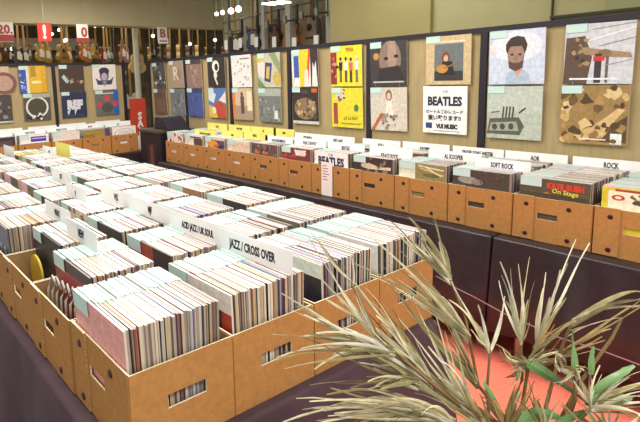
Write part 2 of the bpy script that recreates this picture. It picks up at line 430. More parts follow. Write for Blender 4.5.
# ------------------------------------------------------------------ right wall row: 12 boxes, two ranks
XR, YR = 2.7486, 4.871
rr_cov = {
 0: ('#d9d2cc', [('n', 2, 16, .05, .2, .95, .9, .1, ['#c4553c', '#d98a70', '#e8dcd2', '#9a3a2c'])], 'orange red and white patterned cover in the far end box of the wall row', mint_m),
 1: ('#e2ded6', [('r', .52, .0, 1, .78, '#544a42'), ('r', .25, .80, .95, .9, '#3a3538'), ('l', .05, .3, .4, .75, .03, '#b8a98c')], 'white and dark brown cover in the second box from far end', mint_m),
 2: ('#d8cfc2', [('r', .15, 0, 1, .85, '#6a4f6c'), ('e', .4, .55, .26, .26, '#e0a03a'), ('e', .62, .35, .2, .2, '#c86a3a'), ('p', [(.6, .4), (.95, .6), (.9, .1)], '#3f3a5c')], 'orange and purple painted cover in the third box from far end', mint_m),
 3: ('#e6dccb', [('r', .2, .0, 1, .9, '#dccbb4'), ('n', 6, 14, .3, .55, .92, .8, .035, ['#cf9f8e', '#d8a898'])], 'beige cover with faint pink lettering in the fourth box from far end', mint_m),
 4: ('#6a5452', [('n', 12, 22, .05, .1, .95, .9, .08, ['#8a6a60', '#4a3a3e', '#a08478']), ('n', 13, 8, .1, .3, .8, .55, .07, ['#c4623a', '#d87a40'])], 'dark cover with orange shapes beside a clear gap, fifth box from far end', None),
 5: ('#7a3f38', [('n', 3, 6, .0, .3, .45, .55, .08, ['#c4523c', '#b84434']), ('t', 'WOLF', .66, .62, .22, '#efe6dc', .008, .9), ('r', .12, .04, .97, .1, '#5d302c')], 'dark red cover with pale lettering in the box left of the price tag', mint_m),
 6: ('#f2f0ec', [('t', 'THE', .5, .78, .13, '#3a3d50'), ('t', 'BEATLES', .5, .28, .42, '#33364a', .004, .78)], 'white THE BEATLES card standing in the box with the price tag', None),
 7: ('#46383a', [('n', 7, 16, .1, .3, .95, .95, .09, ['#5a4744', '#33292c', '#8a7a66']), ('p', [(.2, .55), (.4, .7), (.7, .55), (.95, .6), (.95, .45), (.4, .4)], '#d8cbb0'), ('e', .35, .55, .15, .13, '#cdbf9f')], 'dark brown and cream cover in the box under the KRAUT ROCK card', mint_m),
 8: ('#8f8458', [('r', 0, 0, .36, 1, '#dfe3cc'), ('l', .42, .9, .95, .78, .035, '#e0dca8'), ('l', .45, .8, .95, .55, .03, '#c9c586'), ('l', .6, .85, .9, .5, .03, '#e8e4b4'), ('e', .7, .5, .18, .08, '#6f6644')], 'olive cover with pale streaks in the box under the AL KOOPER card', mint_m),
 9: ('#4f463e', [('e', .28, .55, .18, .16, '#9a9690'), ('e', .45, .5, .1, .12, '#858078'), ('n', 1, 8, .5, .5, .95, .95, .05, ['#5c5248', '#443c36'])], 'dark brown cover with grey figure in the box under the SOFT ROCK card', mint_m),
 10: ('#5d5440', [('t', 'KATE BUSH', .66, .66, .20, '#d8402c', .002, .8), ('t', 'On Stage', .66, .49, .16, '#e8dc4a', .0003, 1.0, -.05), ('e', .40, .38, .06, .12, '#c87a44'), ('r', .02, .02, .98, .45, '#4c4536')], 'dark olive cover with red KATE BUSH lettering and yellow script', mint_m),
 11: ('#d9c83c', [('r', .08, .2, .56, .9, '#efe9cf'), ('r', .16, .88, .55, .96, '#a0502c'), ('ring', .2, .66, .08, .1, .5, '#c4443a'), ('n', 21, 9, .34, .5, .5, .82, .05, ['#5a4a34', '#6a7a4c', '#8a5a3c']), ('ring', .74, .62, .14, .15, .45, '#7a4a8c'), ('n', 5, 4, .66, .75, .8, .9, .05, ['#8a6a3c', '#b8543c'])], 'yellow cover with red ring and purple crescent in the rightmost box', None),
}
def squash(items, q=.42):
    f = lambda z: 1-(1-z)*q
    out = []
    for it in items:
        it = list(it)
        if it[0] == 'r': it[2], it[4] = f(it[2]), f(it[4])
        elif it[0] in ('e', 'ring'): it[2] = f(it[2]); it[4] *= q
        elif it[0] == 'p': it[1] = [(a, f(b)) for a, b in it[1]]
        elif it[0] == 'l': it[2], it[4] = f(it[2]), f(it[4]); it[5] *= .7
        elif it[0] == 't': it[3] = f(it[3]); it[4] *= .62
        elif it[0] == 'n': it[4], it[6] = f(it[4]), f(it[6]); it[7] *= .6
        out.append(tuple(it))
    return out
rlabels = ['at its far end', 'second from far end', 'third from far end', 'fourth from far end', 'fifth from far end', 'left of the price tag', 'carrying the price tag', 'under the KRAUT ROCK card', 'under the AL KOOPER card', 'under the SOFT ROCK card', 'under the red lettered cover', 'at the right edge of the photo']
WL = [0, 0, 1, 2, 3, 4, 4, 8, 11, 12, 14, 16, 16, 17, 7, 12, 16, 6]
for k in range(12):
    yc = YR-(k+.5)*PB
    loc = Vector((XR, yc, ZT+.0012))
    record_box(loc, RZ, 'brown riveted record box in the long wall row, %s' % rlabels[k], 'record boxes in the long wall row')
    record_box(loc+Vector((.2945, 0, 0)), RZ, 'rear rank record box, behind the box %s' % rlabels[k], 'rear record boxes behind the long wall row', parts=False)
    base, items, lab, lm = rr_cov[k]; items = squash(items)
    y0 = .012
    X = box_X(loc, RZ) @ Matrix.Translation((random.uniform(-.005, .005), y0, TH+.002)) @ Matrix.Rotation(.02, 4, 'X')
    cover_record(X, base, items, lab, e=4, lab=lm, group='record covers facing the aisle in the long wall row')
    fill_box(loc, RZ, y0+.010, .225 if k < 9 else .275, False, '', lean=.03, weights=WL)
    fill_box(loc+Vector((.2945, 0, 0)), RZ, .02, .20, False, '', lean=.02, weights=WL)
# dividers (x, y, text, label, base, size, w)
RD = [(2.99, 1.775-.03, 'AL KOOPER', 'white divider reading AL KOOPER', white_m, .03, .34, .365),
      (2.88, 1.40, 'SOFT ROCK', 'white divider reading SOFT ROCK', white_m, .03, .30, .365),
      (3.235, 1.73, 'SINGER SONG WRITER', 'white divider reading SINGER SONG WRITER near the partition', white_m, .026, .33, .364),
      (3.235, 1.385, 'AOR', 'white divider reading AOR near the partition', white_m, .03, .34, .364),
      (3.235, 1.01, 'ROCK', 'wide white divider reading ROCK near the right edge of the photo', white_m, .032, .36, .364),
      (2.93, 2.26-.1, 'PROGRESSIVE ROCK', 'white divider reading PROGRESSIVE ROCK', white_m, .024, .34, .364),
      (2.84, 2.16-.06, 'KRAUT ROCK', 'white divider reading KRAUT ROCK above the dark cream cover', white_m, .028, .32, .355),
      (3.235, 2.10, 'SOUTHERN', 'long blank-ended white divider behind PROGRESSIVE ROCK', white_m, .02, .36, .364),
      (3.235, 2.47, 'ROCK A', 'white divider near the partition left of SOUTHERN', white_m, .018, .34, .36),
      (2.90, 2.52, 'BEATLES', 'white divider reading BEATLES above THE BEATLES card', white_m, .026, .34, .365),
      (2.90, 2.88, 'FOLK COUNTRY', 'white divider reading FOLK COUNTRY above the dark red cover', white_m, .026, .34, .37),
      (3.20, 2.86, 'WEST COAST', 'white divider behind the FOLK COUNTRY card', white_m, .022, .34, .364),
      (3.20, 3.20, 'PSYCHEDELIC', 'white divider behind and left of FOLK COUNTRY', white_m, .022, .34, .364),
      (2.90, 3.24, 'ROCK INSTRUMENTAL', 'white divider reading ROCK INSTRUMENTAL', white_m, .022, .34, .364),
      (3.20, 4.55, 'PUNK', 'yellow divider near the partition, farthest along the wall row', yel_m, .022, .36, .385),
      (3.20, 4.16, 'NEW WAVE', 'yellow divider near the partition, second farthest', yel_m, .022, .36, .385),
      (3.20, 3.79, 'UK', 'yellow divider near the partition, third farthest', yel_m, .022, .36, .385),
      (3.20, 3.50, 'MOD', 'yellow divider near the partition next to the white cards', yel_m, .022, .28, .385),
      (2.84, 4.25, 'NEW WAVE / NEO ACOUSTIC', 'long yellow divider above the far boxes', yel_m, .018, .36, .365),
      (2.90, 3.88, 'HARD', 'yellow divider above the orange purple cover', yel_m, .02, .34, .37),
      (2.90, 3.55, 'METAL', 'yellow divider above the beige cover', yel_m, .024, .34, .385)]
for x, y, t, lab, b, sz, w, h in RD:
    X = Matrix.Translation((x, y, ZT+.008)) @ Matrix.Rotation(RZ, 4, 'Z')
    divider(X, t, lab, w=w, h=h, size=sz, base=b, group=None, xs=.8)
# price tag hanging on the BEATLES box
mb = MB(); mb.box((-.052, 0, 0), (.052, .0012, .245), M('pinkish_paper', '#ece2de', .6))
tg = mb.build('price_tag'); tg.matrix_world = Matrix.Translation((XR-.0085, YR-6*PB-.155, ZT+.004)) @ Matrix.Rotation(RZ, 4, 'Z')
tag(tg, 'tall pinkish white paper tag with fine print hanging on a box front', 'tag')
mb = MB()
for q, (z, n) in enumerate([(.215, 5), (.195, 7), (.175, 6), (.155, 8), (.135, 5), (.115, 6)]):
    mb.box((-.04, -.0006, z), (-.04+n*.008, 0, z+.006), M('red_brown_ink', '#9a6a60', .6))
mb.build('printed_lines', tg)

# ------------------------------------------------------------------ left wall row
XL, YL = 2.94, 5.905
lr_cov = {
 0: ('#eeebe6', [('ring', .5, .35, .42, .5, .12, '#b9b4b2'), ('e', .5, .3, .3, .36, '#d8d3cf')], 'white cover with grey arch in the box nearest the corner', 4),
 1: ('#9c8648', [('r', .0, .0, .45, .55, '#8c6a38'), ('r', .85, 0, 1, 1, '#5f4a72')], 'olive brown cover leaning in the second box from the corner', 9),
 2: ('#e0dad2', [('r', .05, .05, .95, .92, '#dbd4cb')], 'plain cream white cover in the middle box of the left wall row', 4),
 3: ('#eceaea', [('r', .38, .42, .92, .86, '#4a3f96'), ('r', .42, .66, .9, .74, '#c9c4e4'), ('r', .05, .0, .95, .30, '#43388c')], 'white and violet blue printed cover in the left wall row', 4),
 4: ('#3d3638', [('r', .1, .2, .9, .7, '#55484a')], 'dark cover in the leftmost visible wall box', 18),
 5: ('#b8b2a6', [], 'grey cover at the far left edge', 4)}
ln = ['nearest the corner', 'second from the corner', 'in the middle of the row', 'with the violet cover', 'nearest the left edge', 'at the left edge of the photo']
for k in range(6):
    xc = XL-(k+.5)*.363
    loc = Vector((xc, YL, ZT+.0012))
    if k < 5: record_box(loc, 0, 'brown riveted box of the left wall row, %s' % ln[k], 'record boxes along the left partition')
    if k < 5: record_box(loc+Vector((0, .2945, 0)), 0, 'rear rank box of the left wall, behind the box %s' % ln[k], 'rear boxes along the left partition', parts=False)
    if k > 4: continue
    base, items, lab, e = lr_cov[k]; items = squash(items)
    X = box_X(loc, 0) @ Matrix.Translation((0, .012, TH+.002)) @ Matrix.Rotation(.02, 4, 'X')
    cover_record(X, base, items, lab, e=e, lab=mint_m if k > 1 else None, group='record covers facing out of the left wall row')
    fill_box(loc, 0, .025, .24, False, '', weights=WL)
    fill_box(loc+Vector((0, .2945, 0)), 0, .02, .22, False, '', weights=WL)
LD = [(1.30, 6.03, 'ROCK', 'the box with the dark cover'), (1.66, 6.01, 'MALE VOCAL', 'the violet cover'), (2.03, 6.05, 'FEMALE VOCAL', 'the cream white cover'),
      (2.40, 6.10, 'PIANO', 'the olive brown cover'), (2.75, 6.06, 'SAX', 'the grey arch cover'),
      (1.5, 6.36, 'A', 'the violet cover, rear rank'), (1.9, 6.34, 'TRIO', 'the cream white cover, rear rank'), (2.28, 6.36, 'VOCAL', 'the olive brown cover, rear rank'), (2.74, 6.34, 'ORGAN', 'the grey arch cover, rear rank')]
for x, y, t, lab in LD:
    divider(Matrix.Translation((x, y, ZT+.008)), t, 'white divider of the left wall row standing behind %s' % lab, w=.34, h=.37, size=.024, group=None, xs=.8)

tag(stuff.build('lp_record', fix=False), 'countless further record sleeves packed in the remaining boxes on every table', 'record', None, 'stuff')

# ------------------------------------------------------------------ tables and cloths
def table(x0, x1, y0, y1, label):
    t = empty('folding_table', ((x0+x1)/2, (y0+y1)/2, 0), label=label, cat='table')
    a, b = (x1-x0)/2-.01, (y1-y0)/2-.01
    mb = MB(); mb.box((-a, -b, ZT-.035), (a, b, ZT-.006), M('table_board', '#8a7c66', .6)); mb.build('tabletop', t)
    for sx in (-1, 1):
        for sy in (-1, 1):
            mb = MB(); mb.cyl((sx*(a-.06), sy*(b-.06), 0), (sx*(a-.06), sy*(b-.06), ZT-.035), .018, steel_m, 10); mb.build('leg', t)
def cloth(x0, x1, y0, y1, hem, label, flare=.05, seed=0, spacing=.45, flat=(), mat=None, corner=.0, R=.05):
    rg = random.Random(seed)
    path = []
    def seg(ax, ay, bx, by, nx, ny):
        L = math.hypot(bx-ax, by-ay); n = max(2, int(L/.02))
        for i in range(n): path.append((ax+(bx-ax)*i/n, ay+(by-ay)*i/n, nx, ny))
    def arc(cx, cy, a0):
        for i in range(8):
            a = a0+PI/2*i/8; path.append((cx+R*math.cos(a), cy+R*math.sin(a), math.cos(a), math.sin(a)))
    seg(x0+R, y0, x1-R, y0, 0, -1); arc(x1-R, y0+R, -PI/2)
    seg(x1, y0+R, x1, y1-R, 1, 0); arc(x1-R, y1-R, 0)
    seg(x1-R, y1, x0+R, y1, 0, 1); arc(x0+R, y1-R, PI/2)
    seg(x0, y1-R, x0, y0+R, -1, 0); arc(x0+R, y0+R, PI)
    n = len(path); s = 0; ss = []
    for i, p in enumerate(path):
        q = path[i-1]; s += math.hypot(p[0]-q[0], p[1]-q[1]) if i else 0; ss.append(s)
    ph = [rg.uniform(0, 6) for _ in range(4)]
    K = max(1, round(s/spacing))
    mb = MB(); mi = mb.mi(mat or cloth_m); rows = [0, .006, .02, .06, .12, .2, .3, .4, .5, .6, 1.]
    for ri, f in enumerate(rows):
        for i, p in enumerate(path):
            u = 2*PI*ss[i]/s
            w = .5+.5*math.sin(K*u+ph[0]+.9*math.sin(3*u+ph[1]))
            w2 = math.sin((2*K+3)*u+ph[2]+1.3*math.sin(5*u+ph[3]))
            d = .012*min(1, f/.006)*.6+(flare*w+.014*w2)*(f**.8)+.02*f
            z = ZT-.001-f*(ZT-hem)
            if abs(p[2]) > .05 and abs(p[3]) > .05 and p[2] > 0 > p[3]: d += corner*(4*min(abs(p[2]), abs(p[3]))**.5)*min(1, f/.25)*(1-.35*f)
            for fl in flat: d *= 1-max(0, p[2]*fl[0]+p[3]*fl[1])
            if ri == 0: d = -.004
            mb.v.append((p[0]+p[2]*d, p[1]+p[3]*d, z))
    for r in range(len(rows)-1):
        for i in range(n):
            j = (i+1) % n; mb.f.append((r*n+i, r*n+j, (r+1)*n+j, (r+1)*n+i)); mb.m.append(mi)
    mb.f.append(tuple(range(n))); mb.m.append(mi)
    o = mb.build('tablecloth', smooth=True); md = o.modifiers.new('thickness', 'SOLIDIFY'); md.thickness = .003; md.offset = -1
    tag(o, label, 'tablecloth'); return o
table(.425, 1.60, 1.0, 4.64, 'long table under the dark cloth in the foreground')
cloth(.405, 1.615, .985, 4.655, .03, 'dark purple black cloth hanging from the foreground table of records', flare=.07, seed=3, spacing=.5, mat=cloth_p, corner=.012)
table(2.72, 3.22, .30, 1.30, 'short table under the dark cloth at the right end of the partition')
table(2.72, 3.22, 1.37, 4.90, 'long table under the dark cloth by the oak partition')
cloth(2.67, 3.235, .25, 1.325, .20, 'dark cloth on the right end of the long table by the oak partition', flare=.04, seed=5, spacing=.55, flat=((1, 0), (0, 1)), R=.008)
cloth(2.67, 3.235, 1.335, 4.92, .20, 'dark cloth covering the long table from its seam to the cabinet corner', flare=.05, seed=6, spacing=.55, flat=((1, 0), (0, 1), (0, -1)), R=.008)
table(1.0, 3.0, 5.92, 6.36, 'table under the dark cloth along the left partition')
cloth(.95, 3.03, 5.86, 6.39, .05, 'dark cloth hanging from the table along the left partition', flare=.04, seed=8, flat=((0, 1),))

# ------------------------------------------------------------------ partitions
ZW = 1.81
XW = 3.279
def partition(name_label, P0, ux, uy, posts, z1):
    """P0 world origin; (ux,uy) direction along; posts: offsets"""
    rz = math.atan2(uy, ux)
    o = empty('partition_wall', (P0[0], P0[1], 0), rz, label=name_label, cat='partition')
    for a, b in zip(posts[:-1], posts[1:]):
        mb = MB(); mb.box((a+.02, .004, .05), (b-.02, .03, z1-.02), wood_m); mb.build('oak_panel', o)
    for a in posts:
        mb = MB(); mb.box((a-.022, -.012, 0), (a+.022, .035, z1-.02), black_m); mb.build('post', o)
    mb = MB(); mb.box((posts[0]-.022, -.014, z1-.02), (posts[-1]+.022, .037, z1+.012), black_m); mb.build('top_rail', o)
    return o
# facing -x : local x runs toward -y
partition('black framed oak partition wall with two rows of records, along the right', (XW+.006, 6.153), 0, -1, [i*.884 for i in range(8)], 1.808)
partition('black framed oak partition with hanging records at the left', (3.045, 6.43), -1, 0, [0, .0001][:1]+[.93, 1.86, 2.79], 1.808)
# that second one must face -y: turn it round
pw = [o for o in COL.objects if o.name.startswith('partition_wall')][-1]
pw.rotation_euler = (0, 0, 0); pw.location = (3.045-2.79, 6.43, 0)

# posters on the right partition: (Yleft, row, base, items, label, has_label)
def face(cx, cz, s, skin='#b08a6c', hair='#3a302c'):
    return [('e', cx, cz+.12*s, .2*s, .22*s, hair), ('e', cx, cz, .15*s, .21*s, skin), ('r', cx-.2*s, cz-.5*s, cx+.2*s, cz-.3*s, '#c9ced6')]
def fig(cx, z0, h, top, leg, hair='#3a2a24'):
    return [('r', cx-.035, z0, cx-.005, z0+h*.5, leg), ('r', cx+.005, z0, cx+.035, z0+h*.5, leg),
            ('p', [(cx-.05, z0+h*.48), (cx+.05, z0+h*.48), (cx+.06, z0+h*.82), (cx-.06, z0+h*.82)], top), ('e', cx, z0+h*.9, .032, .07*h/.6, '#d8a888'), ('e', cx, z0+h*.94, .036, .045, hair)]
RP = [
 (6.02, 1, '#4c4a4c', [('n', 31, 26, .1, .05, .9, .95, .08, ['#d8d4cc', '#8a8680', '#2c2a2e', '#3c3a3e'])], 'black and white patterned cover at the far end of the partition, upper row'),
 (6.02, 0, '#6a5348', [('n', 32, 8, .1, .1, .9, .9, .1, ['#7c6454', '#5a463c']), ('r', .1, .1, .9, .6, '#765d50')], 'brown cover at the far end of the partition, lower row'),
 (5.60, 1, '#a58f7a', [('t', 'R', .45, .3, .7, '#d8c9ba', .004), ('e', .7, .5, .15, .2, '#94806e')], 'tan cover with a pale letter, upper row near the far end'),
 (5.60, 0, '#6f7478', [('n', 33, 12, .1, .1, .9, .8, .1, ['#7e868c', '#5b6064', '#8c9090'])], 'blue grey cover, lower row near the far end'),
 (5.215, 1, '#8f756a', [('n', 34, 12, .15, .1, .85, .8, .1, ['#a88c80', '#77625a', '#b89c94']), ('r', 0, .84, 1, 1, '#4a4244')], 'pinkish brown cover in the second bay, upper row'),
 (5.215, 0, '#4a5a94', [('r', .0, .85, 1, 1, '#3a4270'), ('n', 35, 8, .1, .1, .9, .8, .08, ['#586aa4', '#41508a'])], 'blue cover in the second bay, lower row'),
 (4.776, 1, '#33302f', [('e', .48, .7, .2, .2, '#e8e4dc'), ('e', .52, .68, .1, .12, '#2c2a2c'), ('e', .45, .42, .1, .12, '#e0dcd4'), ('l', .4, .35, .55, .1, .08, '#d8d4cc')], 'black cover with white curled figure in the second bay'),
 (4.776, 0, '#5878b4', [('p', [(0, 0), (0, .45), (.5, .3), (.5, 0)], '#d8b44a'), ('p', [(.5, 0), (.3, .5), (.7, .6), (1, .4), (1, 0)], '#b8503c'), ('p', [(0, 1), (0, .6), (.3, .5), (.45, .8)], '#d4dce4'), ('p', [(.6, .6), (1, .9), (1, .5)], '#e4d8c8'), ('e', .3, .25, .12, .12, '#e8d8b0')], 'colourful painted cover in blue, red and yellow, second bay'),
 (4.338, 1, '#e6ddd8', [('n', 36, 22, .08, .08, .92, .8, .045, ['#b8a4a4', '#a8a0ac', '#ccb8b0', '#8c8494']), ('r', .45, .86, .92, .91, '#8a8088')], 'white cover covered in small pale doodles, third bay'),
 (4.338, 0, '#cfb494', [('r', 0, 0, .14, 1, '#d87a48'), ('r', .14, .0, 1, .45, '#a8927c'), ('e', .5, .82, .06, .07, '#4c4440'), ('p', [(.42, .2), (.6, .2), (.6, .75), (.42, .75)], '#5c5048'), ('r', .75, .3, 1, .9, '#e8d8b8')], 'warm orange cover with a standing silhouette, third bay'),
 (3.92, 1, '#c4c0ac', [('p', [(0, 1), (0, .4), (.45, .15), (.2, 1)], '#dcd4cc'), ('p', [(.5, 1), (.8, 1), (1, .7), (1, .35)], '#8c9c70'), ('p', [(.28, .2), (.55, .14), (.66, .7), (.36, .74)], '#4c4874'), ('p', [(.36, .28), (.5, .24), (.56, .6), (.42, .62)], '#c8b45c'), ('e', .85, .25, .17, .2, '#c8ac54'), ('p', [(0, 0), (0, .3), (.35, 0)], '#6c8c6c'), ('e', .12, .85, .14, .12, '#ccc048')], 'collage cover with a purple card and green shapes, third bay'),
 (3.92, 0, '#787c78', [('n', 37, 30, .05, .05, .95, .7, .05, ['#8c908c', '#62665f', '#a0a49c', '#50544f']), ('r', 0, .78, 1, 1, '#a9b0a6'), ('r', .7, .1, .85, .35, '#dcdcd4')], 'grey green crowd photograph cover, third bay lower row'),
 (3.447, 1, '#e4e0d8', [('r', .08, 0, .28, .84, '#3f5ca8'), ('p', [(.28, 0), (.28, 1), (.66, 1), (.5, 0)], '#e6cc34'), ('p', [(.56, .3), (.66, 1), (.74, 1), (.62, 0)], '#d05a34'), ('r', .72, 0, 1, 1, '#3a3230'), ('p', [(.08, 0), (.1, .25), (.3, .25), (.3, 0)], '#eceae4'), ('p', [(.76, 0), (.8, .65), (.86, .5), (.92, .68), (.97, 0)], '#e4e0dc'), ('p', [(.45, 0), (.5, .45), (.62, .45), (.64, 0)], '#e4dccc')], 'blue, yellow, red and black striped cover, fourth bay'),
 (3.447, 0, '#3a322e', [('r', 0, 0, 1, .08, '#cfcac4'), ('e', .5, .42, .42, .3, '#8a7458'), ('n', 38, 22, .15, .2, .85, .65, .07, ['#b09670', '#5c4a38', '#cbb48c', '#44382e']), ('r', .75, .86, .95, .97, '#c8642c'), ('e', .5, .88, .14, .05, '#4c4a44')], 'black cover with brown oval picture and orange label, fourth bay'),
 (2.99, 1, '#ecd732', [('r', 0, .05, .2, .85, '#8c3430'), ('n', 39, 8, .0, .1, .2, .8, .06, ['#d8503c', '#3c2c34', '#c88c70'])] + fig(.33, .1, .62, '#2c2a34', '#3a3844') + fig(.5, .1, .62, '#e8e4dc', '#34323c') + fig(.66, .1, .6, '#c86a54', '#2c2a30') + fig(.84, .1, .64, '#e4e0dc', '#6c6c74', '#d8d4c4') + [('t', 'YEAH', .62, .86, .12, '#c8862c', .002, .8)], 'yellow cover with four standing people and red band'),
 (2.98, 0, '#e2d23a', [('e', .3, .8, .16, .14, '#d8cbb0'), ('n', 40, 8, .15, .7, .45, .95, .05, ['#8c6a50', '#c8a484', '#4c4034']), ('r', .06, .08, .2, .62, '#9c4a44'), ('t', 'LA LA RAY', .62, .2, .12, '#7c7028', .001, .8), ('e', .8, .5, .07, .09, '#4c7c54'), ('r', .3, .08, .95, .12, '#a89c34')], 'yellow cover with small vignette and green dot, lower row of the fourth bay'),
 (2.591, 1, '#3f3b3a', [('e', .55, .6, .3, .42, '#8a7466'), ('p', [(.5, 1), (.7, 1), (.75, .6), (.6, .25), (.48, .5)], '#a48c7c'), ('e', .72, .66, .06, .04, '#2c2628'), ('e', .45, .62, .06, .04, '#2c2628'), ('p', [(.25, .4), (.8, .45), (.95, .1), (.2, .08)], '#332f30'), ('e', .17, .68, .08, .08, '#c09040'), ('r', .08, .07, .92, .1, '#c8c6c2')], 'dark cover with a shadowed close up face and orange sticker'),
 (2.585, 0, '#cfc6b8', [('p', [(0, 0), (.32, .45), (.38, .38), (.1, 0)], '#b0643c'), ('e', .52, .82, .09, .13, '#8a6450'), ('e', .52, .8, .055, .08, '#dcb8a0'), ('p', [(.42, .35), (.64, .35), (.6, .7), (.46, .7)], '#e4ded6'), ('l', .42, .65, .32, .4, .05, '#d8c4b0'), ('l', .63, .65, .72, .4, .05, '#d8c4b0'), ('n', 41, 14, .35, .05, .75, .4, .06, ['#6c5c54', '#e8e2da', '#94847a', '#a48c80'])], 'pale cover with a long haired figure in white, fifth bay lower row'),
 (2.125, 1, '#cbb48a', [('r', .2, .08, .84, .84, '#6c7474'), ('r', .2, .08, .84, .28, '#3c3a38'), ('e', .46, .56, .09, .12, '#7c4a34'), ('e', .46, .54, .05, .07, '#d8a888'), ('p', [(.34, .2), (.66, .2), (.6, .48), (.38, .48)], '#2c2a2c'), ('e', .38, .33, .13, .09, '#c48a44'), ('l', .42, .34, .72, .44, .03, '#8c6a3c'), ('r', .15, .87, .88, .89, '#e8e4dc')], 'tan cover with a seated guitarist photograph, fifth bay'),
 (2.14, 0, '#f1f0ea', [('t', 'THE', .52, .86, .07, '#34364a'), ('t', 'BEATLES', .5, .60, .25, '#2f3248', .004, .82), ('t', 'ビートルズのレコード', .5, .43, .085, '#34364a', .001, 1), ('t', '買い取ります!!', .5, .29, .115, '#34364a', .0015, 1), ('r', .07, .1, .22, .22, '#34466c'), ('t', 'VUI MUSIC', .56, .11, .125, '#2f3248', .003, .8), ('r', .25, .045, .85, .06, '#8c8e98')], 'white THE BEATLES notice with Japanese text on the partition'),
 (1.69, 1, '#c9d2e4', [('e', .5, .7, .45, .28, '#dde2ec'), ('p', [(.3, 0), (.34, .2), (.46, .28), (.62, .28), (.74, .18), (.78, 0)], '#aebcd0'), ('p', [(.46, .28), (.54, .12), (.62, .28)], '#c89c80'), ('e', .5, .68, .19, .2, '#4a3c34'), ('e', .5, .52, .15, .24, '#a08070'), ('p', [(.33, .62), (.31, .74), (.4, .86), (.52, .89), (.64, .86), (.7, .72), (.67, .6), (.62, .7), (.4, .7)], '#40352f'), ('p', [(.36, .45), (.38, .3), (.5, .24), (.62, .3), (.64, .45), (.56, .4), (.44, .4)], '#5c463a'), ('e', .43, .55, .03, .02, '#382c2a'), ('e', .57, .55, .03, .02, '#382c2a'), ('p', [(.49, .55), (.46, .45), (.53, .45)], '#94705c'), ('r', .45, .37, .55, .385, '#7a4438'), ('r', .02, .62, .1, .76, '#e8d4d0')], 'pale blue cover with a bearded man portrait'),
 (1.69, 0, '#b4bcae', [('r', 0, .5, 1, 1, '#bcc4b8'), ('p', [(.0, .08), (.05, .38), (.6, .42), (.7, .25), (.62, .08)], '#5c5c50'), ('p', [(.04, .14), (.08, .3), (.56, .34), (.6, .16)], '#9ca090'), ('e', .15, .22, .05, .06, '#4a4a42'), ('e', .3, .23, .05, .06, '#4a4a42'), ('e', .46, .24, .05, .06, '#4a4a42')] + [('l', .3+.06*i, .4, .32+.06*i, .62, .03, '#4c4c44') for i in range(4)] + [('l', .08, .5, .24, .52, .02, '#4c4c44'), ('l', .6, .5, .72, .6, .03, '#4c4c44')], 'pale green cover with a line drawing of a carriage'),
 (1.275, 1, '#c8ccd0', [('p', [(0, 0), (.02, .78), (.3, .8), (.42, .45), (.36, 0)], '#5c4c40'), ('n', 42, 10, .08, .3, .35, .8, .06, ['#8c7050', '#3c322c', '#a88860']), ('p', [(.25, .62), (.6, .56), (.95, .5), (.98, .42), (.6, .44), (.3, .5)], '#a08468'), ('e', .6, .5, .1, .07, '#8c6c50'), ('r', .46, .02, .56, .5, '#44343c'), ('r', .44, .38, .6, .46, '#c43c34'), ('r', .62, .02, .66, .46, '#6c5c58'), ('l', .4, .9, 1, .97, .015, '#8c9094'), ('l', .36, .72, 1, .9, .02, '#e8eaec'), ('l', .6, .3, 1, .4, .012, '#9498a0'), ('l', .5, .62, 1, .74, .012, '#7c8084'), ('r', .1, .07, .8, .1, '#eceef0')], 'cover with crowd and brown horse shape on pale sky, right end'),
 (1.275, 0, '#9a7c4c', [('n', 43, 46, .03, .05, .97, .95, .085, ['#c8a870', '#6c5434', '#b08c58', '#d8bc88', '#54402a', '#a08050']), ('p', [(.3, .05), (.6, .12), (.95, .6), (.85, .62), (.5, .3)], '#d4b480'), ('p', [(.6, .05), (.98, .05), (.98, .5), (.85, .4)], '#5c4630'), ('r', .76, .02, .92, .2, '#dce8e4'), ('r', .3, .08, .7, .1, '#e8e0cc')], 'brown sepia collage cover at the right end, lower row'),
]
zrow = {1: 1.468, 0: 1.140}
for k, (yl, row, base, items, lab) in enumerate(RP):
    sz = .318
    X = Matrix.Translation((XW-.012, yl-sz/2, zrow[row]+random.uniform(-.004, .004))) @ Matrix.Rotation(RZ, 4, 'Z') @ Matrix.Rotation(random.uniform(-.012, .012), 4, 'Y') @ Matrix.Rotation(.03, 4, 'X')
    cover_record(X, base, items, lab+' ' if False else lab, 'record', 'records hung on the oak partitions', e=4, sz=sz, lab=mint_m if k not in (19,) else None, name='display_record', clips=True)
